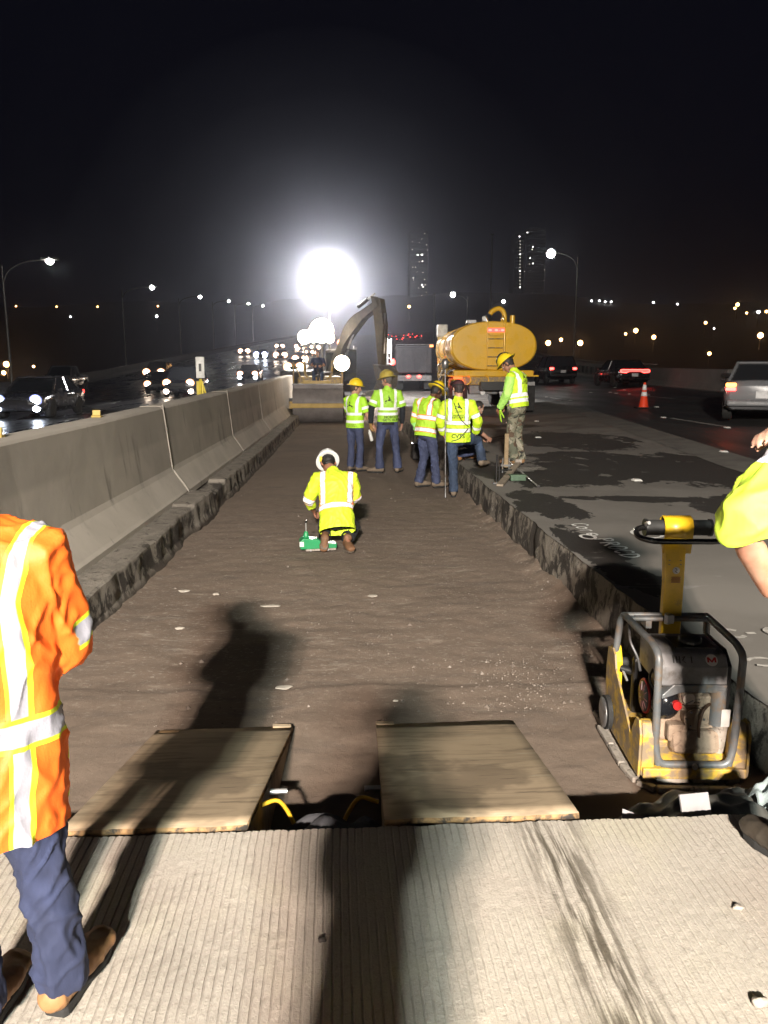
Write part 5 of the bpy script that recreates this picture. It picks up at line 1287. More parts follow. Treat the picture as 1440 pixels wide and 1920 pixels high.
    # ------- hair
    if hairon:
        mb = MB(); mb.ball(hc + Hm @ V((0, -.016, .034)) * s, (.083 * s, .098 * s, .100 * s), 18, 12, M=Hm); loft(mb, [hv(0, -.055, .02), hv(0, -.058, -.045)], [(.066 * s, .042 * s), (.052 * s, .028 * s)], Hm @ X)
        fuse(mb, 'hair', plain('hair %.3f' % hair[0], hair, .6, scale=30, bump=.6) if ('hair %.3f' % hair[0]) not in bpy.data.materials else bpy.data.materials['hair %.3f' % hair[0]], t, .008, 1, .006, 60)
    # ------- trousers
    mb = MB()
    loft(mb, [j['P'] - up * .06, j['P'] + up * .0, j['P'] + up * .10 * s], [(.158 * s, .118 * s), (.165 * s, .122 * s), (.148 * s, .110 * s)], hp_)
    for h_, K_, A_ in (('hL', 'KL', 'AL'), ('hR', 'KR', 'AR')):
        loft(mb, [j[h_], W_(j[h_], j[K_], .45), j[K_], W_(j[K_], j[A_], .4), j[A_] + (j[K_] - j[A_]).normalized() * .01], [(.094 * s, .102 * s), (.083 * s, .088 * s), (.067 * s, .070 * s), (.066 * s, .070 * s), (cuff * s, cuff * 1.08 * s)], hp_)
    fuse(mb, 'trousers', pants, t, vox, 3, wr * 1.1, 18, wst=(1, 1, .8), seed=seed, cuts=[(j[a_] + (j[k_] - j[a_]).normalized() * -.02, (j[a_] - j[k_]).normalized(), .10 * s, None) for k_, a_ in (('KL', 'AL'), ('KR', 'AR'))])
    # belt
    # ------- shirt
    L_ = (j['N'] - j['P']).length
    mb = MB(); lo = loose; P0 = j['P'] + up * hem * s
    tw_ = torso
    pts = [P0, j['P'] + up * (hem * .3) * s + V((0, 0, 0)), W_(j['P'], j['C'], .45), j['C'], W_(j['C'], j['N'], .45), j['N'] - up * .005]
    loft(mb, pts, [((.175 * s + lo) * tw_, (.128 * s + lo) * tw_), ((.17 * s + lo) * tw_, (.125 * s + lo) * tw_), ((.160 * s + lo) * tw_, (.118 * s + lo) * tw_), ((.178 * s + lo) * tw_, (.125 * s + lo) * tw_), ((.158 * s + lo) * tw_, .098 * s + lo), (.070 * s, .068 * s)], sh, 22)
    arms = []
    for S_, E_, Wr in (('SL', 'EL', 'WL'), ('SR', 'ER', 'WR')):
        ua = (j[E_] - j[S_]).length; fa = (j[Wr] - j[E_]).length
        if slen * s <= ua: end = [j[S_].lerp(j[E_], slen * s / ua * .6), j[S_].lerp(j[E_], slen * s / ua)]; rad = [.068, .073]
        else: end = [j[S_].lerp(j[E_], .55), j[E_], j[E_].lerp(j[Wr], min(1, (slen * s - ua) / fa))]; rad = [.062, .056, .046]
        inner = j[S_].lerp(W_(j['C'], j['N'], .5), .35)
        loft(mb, [inner, j[S_]] + end, [(.062 * s + lo * .5,) * 2, (.064 * s + lo * .5,) * 2] + [(r_ * s + lo * .6,) * 2 for r_ in rad], fw)
        arms.append((j[S_], j[E_], j[Wr], ua))
    def at_(co):
        co = co.astype(float); rel = co - np.array(P0)
        u = np.array(up); h = rel @ u; cx = np.array(j['N'] - up * L_); lat = (co - np.array(j['P'])) @ np.array(sh); dep = (co - np.array(j['P'])) @ np.array(fw)
        arm = np.full(len(co), -1.); best = np.full(len(co), 1e9)
        for (a, b_, c_, ua) in arms:
            for (p, q, off) in ((a, b_, 0), (b_, c_, ua)):
                p_ = np.array(p); q_ = np.array(q); v = q_ - p_; l2 = v @ v; tt = ((co - p_) @ v) / l2
                tc = np.clip(tt, 0, 1); dd = np.linalg.norm(co - (p_ + tc[:, None] * v), axis=1)
                better = dd < best; best = np.where(better, dd, best); arm = np.where(better, off + tt * math.sqrt(l2), arm)
        dt = np.abs(lat) / (.178 * s + lo)
        ism = ((best - .066 * s < (dt - 1) * .17 + .012) & (arm > .03)).astype(float)
        return {'h': h / s, 'lat': lat / s, 'dep': dep / s, 'arm': arm / s, 'ism': ism}
    def isarm(c):
        for (a, b_, c_, ua) in arms:
            for p, q in ((a, b_), (b_, c_)):
                v = q - p; tt = max(0, min(1, (c - p).dot(v) / v.length_squared)); 
                if (c - (p + v * tt)).length < .085 * s and abs((c - j['P']).dot(sh)) > .17 * s: return True
        return False
    cuts = [(P0, -up, .30 * s, isarm)]
    for (a, b_, c_, ua) in arms:
        if slen * s <= ua: e_ = a.lerp(b_, slen * s / ua); d_ = (b_ - a).normalized()
        else: e_ = b_.lerp(c_, min(1, (slen * s - ua) / (c_ - b_).length)); d_ = (c_ - b_).normalized()
        cuts.append((e_ + d_ * .01, d_, .095 * s, None))
    so = fuse(mb, 'shirt', shirt, t, vox * .9, 3, wr, 15, at_, seed=seed + 3, cuts=cuts)
    if under:  # long undersleeves and shirt tail in another cloth
        mb = MB()
        for S_, E_, Wr in (('SL', 'EL', 'WL'), ('SR', 'ER', 'WR')): loft(mb, [j[S_], W_(j[S_], j[E_], .6), j[E_], j[E_].lerp(j[Wr], .5), j[E_].lerp(j[Wr], .97)], [(.056 * s,) * 2, (.055 * s,) * 2, (.052 * s,) * 2, (.050 * s,) * 2, (.043 * s,) * 2], fw)
        loft(mb, [j['P'] + up * (hem - .06) * s, j['P'], j['C']], [(.172 * s, .128 * s), (.166 * s, .122 * s), (.16 * s, .11 * s)], sh)
        fuse(mb, 'undershirt', under, t, vox, 2, wr * .8, 20, cuts=[(j['P'] + up * (hem - .05) * s, -up, .3 * s, isarm)])
    # ------- gloves
    for q, (E_, Wr, gl) in enumerate((('EL', 'WL', gloves[0]), ('ER', 'WR', gloves[1]))):
        if gl:
            mb = MB(); d = (j[Wr] - j[E_]).normalized()
            if fd and fd[q]: d = V(fd[q]).normalized()
            pl = V(palm[q]) if palm and palm[q] else (V((1, 0, 0)) if q == 0 else V((-1, 0, 0)))
            hand(mb, j[Wr], d, pl, s, curl[q], 1 if q == 0 else -1, s * 1.18); loft(mb, [j[Wr] - (j[Wr] - j[E_]).normalized() * .05, j[Wr]], [(.044 * s,) * 2, (.040 * s,) * 2])
            fuse(mb, 'glove', gl, t, .007, 1)
    # ------- boots
    bm2 = boots or M['boot']
    for A_, T_, K_ in (('AL', 'tL', 'KL'), ('AR', 'tR', 'KR')):
        a, tt, kk = j[A_], j[T_], j[K_]; f = (tt - a); f.z = min(f.z, -.02); fl = V((f.x, f.y, 0))
        flat = abs((a - tt).z) < .12 * s
        mb = MB(); f_ = (tt - a).normalized(); heel = a - V((f_.x, f_.y, 0)) * .045 * s
        if flat: heel.z = tt.z + .01; toe = tt + V((f_.x, f_.y, 0)) * .05 * s
        else:
            axis = (a - kk).normalized(); heel = a + axis * .05 * s; toe = tt
        hi = a + (kk - a).normalized() * .10 * s
        loft(mb, [hi, a + (kk - a).normalized() * .03 * s, heel.lerp(a, .45)], [(.052 * s, .054 * s), (.050 * s, .052 * s), (.044 * s, .050 * s)], hp_)
        sd = (toe - heel).cross(V((0, 0, 1)) if flat else (kk - a)).normalized()
        loft(mb, [heel + V((0, 0, .025 * s)) if flat else heel, heel.lerp(toe, .35) + V((0, 0, .03 * s if flat else 0)), heel.lerp(toe, .7) + V((0, 0, .022 * s if flat else 0)), toe + V((0, 0, .018 * s if flat else 0))], [(.046 * s, .046 * s), (.045 * s, .050 * s), (.054 * s, .042 * s), (.048 * s, .034 * s)], sd)
        bo = fuse(mb, bootkind, bm2, t, vox * .85, 2, .003, 30)
        mb = MB(); dn = V((0, 0, -1)) if flat else (toe - heel).normalized().cross(sd).normalized()
        if not flat and dn.dot(V((0, -1, 0))) < 0: dn = -dn
        zo = V((0, 0, -heel.z + .003)) if flat else dn * .035 * s
        poly = [(-.05, -.035), (-.05, .035), (.0, .044), (.45, .040), (.75, .054), (1.0, .042), (1.07, 0), (1.0, -.042), (.75, -.054), (.45, -.040), (0, -.044)]
        L2 = (toe - heel)
        MB_ = MB(); MB_.prism(poly, lambda u, v: heel + V((L2.x, L2.y, 0 if flat else L2.z)) * u + sd * v * s * .86 + zo, lambda u, v: heel + V((L2.x, L2.y, 0 if flat else L2.z)) * u + sd * v * s * .84 + zo - dn * .030 * s); MB_.build('sole', sole or M['rubber'], bo, bevel=.006)
    # ------- headgear
    if hat:
        kind, hm, extra = hat
        if kind == 'hard':
            bw_ = .148 if extra and 'harness' in extra else .172
            o = V((0, -.002, .075)) * s; oc = hc + Hm @ o
            prf = [(.132, -.010), (.130, .0), (.126, .035), (.112, .072), (.085, .100), (.045, .117), (.004, .122)]
            hs = MB().lathe([(r_ * s, z * s) for r_, z in prf], 32, oc, Hm, sx=.92, sy=1.08).build('hard_hat', hm, t)
            MB().lathe([(.120 * s, -.014 * s), (bw_ * s, -.022 * s), ((bw_ + .004) * s, -.016 * s), (.126 * s, -.002 * s)], 32, oc, Hm, sx=.92, sy=1.06).build('brim', hm, hs)
            for x in (-.03, 0, .03):
                P_ = [(oc + Hm @ V((x, y_, z_ + .004)) * s) for y_, z_ in ((-.118, .035), (-.095, .075), (-.05, .108), (0, .122), (.05, .108), (.095, .075), (.118, .035))]
                MB().tube(bez(P_, 3), .007 * s, 6).build('ridge', hm, hs)
            if extra: 
                for e_ in extra:
                    if e_ == 'lamp': MB().box(oc + Hm @ V((-.05, .135, .02)) * s, (.05, .03, .04)).build('headlamp', emit('teal headlamp', (.1, .9, .7), 1.2), hs); MB().lathe([(.137 * s, .012 * s), (.137 * s, .034 * s)], 28, oc, Hm, sx=.92, sy=1.08).build('lamp_strap', M['black'], hs)
                    if e_ == 'band': MB().lathe([(.134 * s, .004 * s), (.131 * s, .030 * s)], 28, oc, Hm, sx=.92, sy=1.08).build('reflective_band', rw, hs)
                    if e_ == 'harness':
                        MB().lathe([(.098 * s, -.04 * s), (.100 * s, -.015 * s)], 24, oc, Hm, sx=.9, sy=1.05).build('suspension_band', M['black'], hs); MB().box(oc + Hm @ V((-.085, -.05, -.03)) * s, (.03, .03, .06)).build('ear_clip', M['yelclean'], hs)
                    if e_ == 'stripes':
                        for x in (-.045, .045):
                            P_ = [(oc + Hm @ V((x, y_, z_ + .006)) * s) for y_, z_ in ((-.118, .035), (-.095, .075), (-.05, .108), (0, .122), (.05, .108), (.095, .075), (.118, .035))]
                            MB().tube(bez(P_, 3), .012 * s, 6).build('stripe', M['black'], hs)
        if kind == 'cap':
            o = V((0, -.006, .055)) * s; oc = hc + Hm @ o
            hs = MB().lathe([(.096 * s, -.03 * s), (.098 * s, .0), (.092 * s, .04 * s), (.065 * s, .075 * s), (.01 * s, .088 * s)], 28, oc, Hm, sx=.93, sy=1.1).build('cap', hm, t)
            MB().prism([(-.07, 0), (-.065, .05), (-.03, .085), (.03, .085), (.065, .05), (.07, 0)], lambda u, v: oc + Hm @ (V((u, .09 + v, -.015 - v * .15)) * s), lambda u, v: oc + Hm @ (V((u, .09 + v, -.009 - v * .15)) * s)).build('peak', hm, hs)
            MB().lathe([(.100 * s, -.012 * s), (.101 * s, .006 * s)], 28, oc, Hm, sx=.93, sy=1.1).build('goggle_strap', extra[0], hs)
    return t, so, j, (up, sh, fw), s
def print_on(so, j, ax, s, kind, text, h, latc, size, m, side=-1, name='print'):
    """flat print laid on the back (side=-1) or chest: 2D shapes projected on the shirt mesh"""
    up, sh, fw = ax; me = so.data
    bvh = BVHTree.FromPolygons([v.co.copy() for v in me.vertices], [tuple(p.vertices) for p in me.polygons])
    if kind == 'text':
        cu = bpy.data.curves.new('t', 'FONT'); cu.body = text; cu.size = size; cu.align_x = 'CENTER'; cu.align_y = 'CENTER'; cu.space_line = .85; cu.resolution_u = 2; cu.offset = size * .025
        o = bpy.data.objects.new('t', cu); COL.objects.link(o); dg = bpy.context.evaluated_depsgraph_get(); dg.update()
        tm = bpy.data.meshes.new_from_object(o.evaluated_get(dg)); bpy.data.objects.remove(o)
        bm = bmesh.new(); bm.from_mesh(tm); bmesh.ops.triangulate(bm, faces=bm.faces); pts = [(v.co.x, v.co.y) for v in bm.verts]; fs = [tuple(v.index for v in f.verts) for f in bm.faces]; bm.free(); bpy.data.meshes.remove(tm)
    else:
        pts = []; fs = []
        for poly in text: b_ = len(pts); pts += [(x * size, y * size) for x, y in poly]; fs.append(tuple(range(b_, b_ + len(poly))))
    P0 = j['P']; vs = []; rt = -sh * side * -1 if side > 0 else sh
    for (x, y) in pts:
        p = P0 + up * (h + y) * s + rt * (latc + x) * s; org = p + fw * side * .6
        hit = bvh.ray_cast(org, -fw * side)
        vs.append((hit[0] if hit[0] is not None else p + fw * side * .13 * s) + fw * side * .005)
    o = MB().add(vs, fs).build(name, m, so); return o
LOGO = [[(-.5, -.35), (-.32, -.35), (.03, .33), (0, .5)], [(0, .5), (.03, .33), (.14, .1), (.5, -.35), (.28, -.35), (.05, .02), (-.06, .16)], [(-.12, -.1), (.0, .1), (.12, -.1), (.2, -.22), (-.18, -.22)], [(-.5, -.46), (.5, -.46), (.5, -.50), (-.5, -.50)]]
LOGO2 = [[(-.38, -.6), (.38, -.6), (.38, -.66), (-.38, -.66)], [(-.45, -.74), (.45, -.74), (.45, -.79), (-.45, -.79)]]
ink = plain('dark print', (.03, .035, .02), .8, bump=0); ink2 = plain('faint print', (.20, .26, .04), .8, bump=0)
M['boot'] = plain('tan boot', (.30, .17, .08), .7, scale=12, dirt=(.13, .09, .06), dirt_amt=.5); M['bootg'] = plain('dusty boot', (.20, .155, .115), .8, scale=12)
M['solet'] = plain('grey sole', (.14, .11, .085), .8)
lime = (.42, .80, .03); yelg = (.62, .86, .03); org = (.95, .16, .015)
jean = denim('blue denim', (.038, .048, .10)); jean2 = denim('dark denim', (.028, .045, .085)); jean3 = denim('navy denim', (.020, .027, .065))
hy_ = plain('yellow hard hat', (.80, .58, .02), .3, var=.12, bump=.02, coat=.4); hd_ = plain('worn yellow hard hat', (.42, .33, .06), .4, var=.4, scale=12); hw_ = plain('white hard hat', (.80, .80, .80), .3, var=.08, bump=.02)
dark_sk = skin_m('dark skin', (.12, .06, .04)); tan_sk = skin_m('tan skin', (.33, .17, .11)); gl_o = plain('orange glove', (.75, .22, .04), .8); gl_t = plain('tan glove', (.42, .24, .08), .8); navy = plain('dark navy cloth', (.012, .015, .022), .85)

# kneeling man with the gauge
vm = vest_m('lime yellow shirt with orange-edged tape', (.66, .86, .04), trim=(.95, .25, .08), bands=(.265,), straps=(.145, .02, .29), sleeve=[.30], tw=.027, bw=.008)
A = person('kneeling man in bright yellow shirt and white hard hat bent over green gauge', (-.06, 8.62, FZ + .012), R(-3), 1.0,
    dict(P=(.04, 0, .40), C=(.02, .17, .70), N=(-.01, .27, .86), H=(-.07, .40, .92), SL=(-.17, .20, .80), SR=(.20, .20, .80), EL=(-.29, .22, .53), ER=(.25, .30, .56), WL=(-.25, .44, .36), WR=(.12, .50, .38), hL=(-.06, .0, .36), hR=(.14, .0, .36), KL=(-.13, .38, .22), KR=(.24, .36, .16), AL=(-.09, -.05, .16), AR=(.16, -.02, .13), tL=(-.10, -.13, .03), tR=(.20, -.16, .03)),
    hy=R(-12), hp=R(58), shirt=vm, hem=-.20, slen=.42, loose=.03, pants=plain('dark work trousers', (.025, .028, .035), .85), boots=plain('brown boot', (.20, .10, .05), .7, scale=12), sole=M['solet'], hair=(.014, .012, .011), skin=tan_sk, hat=('hard', hw_, ['harness']), wr=.008, seed=1, torso=1.0, cuff=.072)
# B: short man at left of the group
vm = vest_m('lime shirt with single tape edges', lime, bands=(.12, .27), straps=(.10, .06, .30), sleeve=[.17], tw=.026)
B = person('man in lime shirt and clean yellow hard hat, leftmost of the standing crew', (.35, 15.35, FZ + .012), R(-38), 1.0,
    dict(ER=(.27, .04, 1.12), WR=(.33, .17, .90), EL=(-.24, .12, 1.14), WL=(-.08, .28, 1.06), AL=(-.10, -.02, .1), AR=(.10, .0, .1), tL=(-.14, .14, .03), tR=(.14, .16, .03)), hy=R(38), hp=R(8),
    shirt=vm, hem=-.08, slen=.25, loose=.022, pants=jean, boots=M['bootg'], hair=(.06, .04, .03), hat=('hard', hy_, None), wr=.008, seed=2, cuff=.075)
print_on(B[1], B[2], B[3], B[4], 'poly', LOGO, .38, -.02, .16, ink)
print_on(B[1], B[2], B[3], B[4], 'text', 'NOBODY\nGETS HURT', -.035, .03, .04, ink2)
MB().box((-.15, .14, .96), (.06, .05, .10)).build('belt_pouch', M['black'], B[0])
# C
vm = vest_m('lime short sleeved shirt with two belts of tape', (.36, .68, .05), bands=(.14, .23), straps=(.105, .05, .25), sleeve=[.17], tw=.024)
Cc = person('tall man in lime shirt over dark sleeves, legs apart, holding a white bottle', (.98, 15.08, FZ + .012), R(6), 1.09,
    dict(EL=(-.30, -.02, 1.14), WL=(-.30, .04, .90), ER=(.27, -.01, 1.14), WR=(.27, .05, .90), KL=(-.15, .01, .50), KR=(.15, .02, .50), AL=(-.15, -.03, .10), AR=(.18, -.02, .10), tL=(-.30, .06, .03), tR=(.26, .12, .03)), hy=R(-42), hp=R(12),
    shirt=vm, hem=-.03, slen=.24, loose=.02, pants=jean, boots=M['bootg'], hair=(.10, .09, .08), hat=('hard', hd_, None), under=navy, gloves=(gl_t, None), wr=.008, seed=4, curl=(1.0, .4), cuff=.08)
print_on(Cc[1], Cc[2], Cc[3], Cc[4], 'poly', LOGO, .37, .0, .15, ink); print_on(Cc[1], Cc[2], Cc[3], Cc[4], 'text', 'NOBODY\nGETS HURT', .03, .05, .062, ink)
t = thing('spray_bottle', 'white bottle held in the gloved left hand of the tall man', 'bottle', (.98 - .34, 15.10, FZ + .77), 0)
mbb = MB().lathe([(.028, -.14), (.033, -.13), (.033, .02), (.022, .05), (.012, .06)], 16); o = mbb.build('bottle', M['white'], t); MB().lathe([(.013, .058), (.013, .085)], 12).build('cap', M['white'], t); t.rotation_euler = (0, R(-14), 0)
# D
vm = vest_m('lime vest with orange-edged tape', (.42, .72, .04), trim=(1, .16, .03), bands=(.10, .30), straps=(.10, .05, .32), sleeve=[.22], sl_base=(.36, (.35, .78, .22)), tw=.028, bw=.012)
Dd = person('man in orange-edged lime vest and yellow hat with teal headlamp, head bowed', (1.52, 13.1, FZ + .012), R(-48), 1.03,
    dict(P=(0, -.02, .97), C=(0, .04, 1.33), N=(0, .10, 1.47), H=(.02, .20, 1.57), EL=(-.30, .02, 1.12), WL=(-.26, .10, .88), ER=(.25, .18, 1.12), WR=(.12, .34, 1.02), KL=(-.10, .05, .50), AL=(-.13, -.04, .10), tL=(-.10, .13, .03), KR=(.12, .06, .50), AR=(.13, .10, .10), tR=(.17, .27, .03)), hy=R(10), hp=R(35),
    shirt=vm, hem=-.12, slen=.52, loose=.03, pants=jean, boots=M['bootg'], hair=(.012, .010, .010), skin=dark_sk, hat=('hard', hy_, ['lamp']), gloves=(gl_o, gl_o), wr=.010, seed=6, cuff=.074)
# E
vm = vest_m('lime shirt with black-edged tape', (.60, .86, .03), trim=(.05, .06, .03), bands=(.175, .29), straps=(.125, .0, .32), sleeve=[.20, .40], tw=.027, bw=.005)
Ee = person('man in dark cap with black cord across his lime back, right foot raised', (1.90, 12.15, FZ + .012), R(-6), 1.04,
    dict(P=(0, 0, .95), EL=(-.27, .03, 1.14), WL=(-.20, .16, .93), ER=(.30, -.01, 1.15), WR=(.28, .14, .98), KL=(-.06, .03, .50), AL=(-.05, -.03, .10), tL=(-.03, .15, .03), hR=(.09, .0, .92), KR=(.33, .24, .84), AR=(.39, .16, .55), tR=(.47, .30, .475)), hy=R(-16), hp=R(14),
    shirt=vm, hem=-.10, slen=.50, loose=.024, pants=jean2, boots=M['bootg'], hair=(.03, .02, .02), hat=('cap', plain('maroon cap', (.06, .02, .025), .7), [M['rubber']]), wr=.009, seed=8, cuff=.074)
print_on(Ee[1], Ee[2], Ee[3], Ee[4], 'poly', LOGO + LOGO2, .44, .0, .12, ink); print_on(Ee[1], Ee[2], Ee[3], Ee[4], 'text', 'NOBODY\nGETS HURT', .285, .0, .036, ink); print_on(Ee[1], Ee[2], Ee[3], Ee[4], 'text', 'CVTS', -.01, -.0, .085, ink)
def on_back(pr, pts):
    so, j, (up, sh, fw), s = pr[1], pr[2], pr[3], pr[4]; bvh = BVHTree.FromPolygons([v.co.copy() for v in so.data.vertices], [tuple(p.vertices) for p in so.data.polygons]); out = []
    for (x, h) in pts:
        p = j['P'] + up * h * s + sh * x * s; hit = bvh.ray_cast(p - fw * .6, fw); out.append((hit[0] if hit[0] is not None else p - fw * .13) - fw * .010)
    return out
MB().tube(bez(on_back(Ee, [(-.09, .53), (-.05, .44), (-.01, .34), (.04, .24), (.10, .18), (.155, .13)]), 5), .007, 8).build('cord', M['black'], Ee[0])
MB().tube(bez(on_back(Ee, [(.15, .10), (.08, .03), (.0, -.05), (-.10, -.08)]), 5), .007, 8).build('cord', M['black'], Ee[0])
# survey rod beside E
t = thing('survey_rod', 'thin white survey rod standing by the leg of the man with the cord strap', 'survey rod', (1.70, 12.02, FZ + .02), 0)
MB().tube([(0, 0, 0), (-.02, .1, 2.12)], .009, 8).build('pole', M['steel'], t); MB().lathe([(.012, -.12), (.05, -.1), (.055, 0), (.03, .04)], 14, o=(-.02, .1, 2.12)).build('prism_head', M['steel'], t); MB().cyl((0, 0, .0), (0, 0, .14), .02, .006, n=10).build('foot', M['steel'], t); MB().box((-.01, .05, 1.7), (.06, .06, .05)).build('clamp', M['black'], t)
# F crouching behind E
Ff = person('crouching man in black shirt and jeans, half hidden behind the man with the cord', (2.16, 13.35, .012), R(-80), .95,
    dict(P=(0, -.02, .42), C=(0, .14, .72), N=(0, .20, .86), H=(0, .30, .96), SL=(-.17, .16, .80), SR=(.17, .16, .80), EL=(-.22, .26, .55), ER=(.22, .26, .55), WL=(-.12, .46, .42), WR=(.12, .46, .42), hL=(-.09, 0, .38), hR=(.09, 0, .38), KL=(-.14, .36, .46), KR=(.14, .34, .20), AL=(-.12, .16, .10), AR=(.12, -.10, .14), tL=(-.14, .34, .03), tR=(.13, -.18, .03)), hp=R(40),
    shirt=plain('black shirt', (.012, .012, .013), .85), hem=-.10, slen=.3, pants=jean, boots=plain('tan brown boot', (.33, .15, .05), .7), hair=(.016, .012, .01), hat=None, wr=.007, seed=12)
# G camouflage trousers
vm = vest_m('lime vest over lime sleeves', (.56, .84, .03), tape=(.9, .9, .92), bands=(.10, .185), straps=(.115, .02, .21), sl_base=(.03, (.42, .78, .16)), sleeve=None, tw=.030)
Gg = person('man in lime vest and camouflage trousers, head bowed, on the pavement', (2.97, 12.75, .012), R(48), 1.04,
    dict(P=(.0, -.03, .96), C=(0, .0, 1.33), N=(0, .07, 1.49), H=(0, .18, 1.59), SL=(-.18, .02, 1.42), SR=(.18, .02, 1.42), EL=(-.24, .04, 1.14), ER=(.22, .12, 1.14), WL=(-.18, .20, .92), WR=(.08, .28, .92), KL=(-.09, .04, .50), KR=(.10, .02, .50), AL=(-.08, -.02, .10), AR=(.10, -.04, .10), tL=(-.08, .15, .03), tR=(.13, .12, .03)), hy=R(-14), hp=R(42),
    shirt=vm, hem=-.04, slen=.56, loose=.022, pants=camo(), boots=M['boot'], skin=tan_sk, hair=(.014, .012, .011), hat=('hard', hy_, ['stripes']), wr=.009, seed=14, cuff=.085)
print_on(Gg[1], Gg[2], Gg[3], Gg[4], 'poly', LOGO, .42, .01, .10, ink); print_on(Gg[1], Gg[2], Gg[3], Gg[4], 'text', 'NOBODY\nGETS HURT', .33, .0, .035, ink)
gp_ = at(938, 776, 12.75); t = thing('lime_glove', 'lime green glove dangling from the hands of the man in camouflage', 'glove', (gp_.x, gp_.y, gp_.z))
mb = MB(); hand(mb, (0, 0, .07), (0, 0, -1), (1, 0, 0), 1, .15, 1, 1.25); o = fuse(mb, 'shell', plain('lime glove', (.45, .8, .04), .7), t, .006, 1); MB().tube([(0, 0, .07), (0, 0, .13)], [.042, .036], 14).build('cuff', M['black'], t)

# foreground man in the orange vest, at the left edge
vm = vest_m('orange vest with lime-edged silver tape', org, tape=(.33, .33, .39), trim=(.62, .72, .03), bands=(.265,), straps=(.188, .0, -.5), stw=.013, sleeve=[.225], tw=.026, bw=.012, mesh=True)
Oo = person('man at left edge in orange vest with silver tape and blue jeans', (-.80, 1.66, .004), R(-6), .885,
    dict(P=(0, -.06, .93), C=(.0, -.05, 1.30), N=(0, .0, 1.50), H=(-.25, .15, 1.48), SL=(-.18, -.02, 1.40), SR=(.165, -.02, 1.40), ER=(.165, .06, 1.12), WR=(.06, .30, 1.06), EL=(-.24, .06, 1.13), WL=(-.06, .30, 1.12), hR=(.095, -.03, .90), hL=(-.08, -.05, .90), KR=(.07, .10, .49), AR=(.08, .14, .10), tR=(.10, .30, .035), KL=(-.11, .02, .49), AL=(-.10, .02, .10), tL=(-.11, .19, .035)), hy=R(12), hp=R(62),
    shirt=vm, hem=-.21, slen=.27, loose=.048, pants=jean3, boots=plain('tan leather boot', (.30, .155, .065), .65, scale=14), sole=M['rubber'], hair=(.03, .02, .015), hat=('hard', hw_, None), vox=.007, wr=.009, sm=.011, seed=20, cuff=.072, torso=1.04)
# right edge man in lime
vm = vest_m('very bright lime shirt', (.66, .92, .08), tape=(.8, .8, .9), bands=(.2, .34), straps=(.12, .0, .36), sleeve=[.14], tw=.028)
Rr = person('man at right edge in bright lime shirt, elbow bent, hand on his shoulder', (1.51, 2.03, .004), R(4), 1.0,
    dict(SL=(-.21, .0, 1.42), SR=(.16, .02, 1.42), EL=(-.45, -.05, 1.20), WL=(-.27, .06, .99), ER=(.18, .20, 1.18), WR=(-.20, .12, 1.44), AL=(-.02, .14, .10), KL=(-.05, .08, .5), tL=(-.05, .30, .03), AR=(.26, -.04, .10), KR=(.18, .02, .5), tR=(.30, .14, .03)),
    shirt=vm, hem=-.10, slen=.33, loose=.035, pants=denim('grey work cloth', (.05, .05, .055)), boots=plain('dark boot', (.05, .04, .03), .6), hair=(.03, .02, .015), hat=('hard', hw_, None), vox=.008, wr=.012, sm=.012, seed=24, fd=(None, (-1, -.25, .02)), palm=(None, (0, -.5, -1)), curl=(.4, .55), hy=R(-30))
# the photographer, whose shadow falls down the middle of the picture
Ph = person('person standing behind the camera, arms raised, casting the central shadow', (-.17, -.42, .004), R(0), 1.0,
    dict(SL=(-.165, 0, 1.42), SR=(.165, 0, 1.42), EL=(-.165, .16, 1.22), ER=(.165, .16, 1.22), WL=(-.07, .24, 1.46), WR=(.07, .24, 1.46), AL=(-.10, -.02, .1), AR=(.10, -.02, .1)),
    shirt=plain('dark jacket', (.03, .03, .04), .8), hem=-.10, slen=.52, pants=jean2, boots=M['bootg'], hat=('hard', hw_, None), wr=.006, seed=30, vox=.012)
# roller operator
Op = person('roller operator seated on the machine in a dark blue shirt, dim in the glare', (rx - .02, ry + 1.72, FZ + 1.40), PI, .98,
    dict(P=(0, 0, .50), C=(0, .0, .86), N=(0, .02, 1.04), H=(0, .06, 1.17), SL=(-.19, 0, .98), SR=(.19, 0, .98), EL=(-.26, .12, .74), ER=(.26, .12, .74), WL=(-.14, .34, .72), WR=(.14, .34, .72), hL=(-.10, 0, .46), hR=(.10, 0, .46), KL=(-.16, .38, .50), KR=(.16, .38, .50), AL=(-.15, .42, .14), AR=(.15, .42, .14), tL=(-.16, .58, .08), tR=(.16, .58, .08)),
    shirt=plain('dark blue shirt', (.03, .04, .09), .8), slen=.3, pants=jean2, boots=M['boot'], hair=(.03, .02, .015), vox=.014, wr=.006)

# ================================================================== small equipment
t = thing('density_gauge', 'green nuclear density gauge on the ground beside the kneeling man', 'gauge', (-.21, 8.60, FZ + .014), R(8)); t.scale = (.78, .78, .78)
gm = plain('green plastic', (.02, .27, .10), .4, var=.15, bump=.03)
MB().prism([(-.30, .03), (-.30, .15), (-.26, .19), (-.08, .17), (.02, .10), (.16, .10), (.16, .03)], lambda u, v: (u * 1.15 + .05, -.10, v), lambda u, v: (u * 1.15 + .05, .10, v)).build('housing', gm, t, bevel=.012, seg=3)
MB().box((.0, 0, .02), (.44, .24, .03)).build('base', M['dustyplate'], t, bevel=.006)
MB().lathe([(.05, .18), (.042, .22), (.03, .26), (.022, .28)], 16, o=(-.20, 0, 0)).build('rod_collar', gm, t)
MB().cyl((-.20, 0, .27), (-.20, 0, .40), .009, n=8).build('source_rod', M['bolt'], t); MB().cyl((-.20, 0, .40), (-.20, 0, .44), .016, n=10).build('handle', M['black'], t)
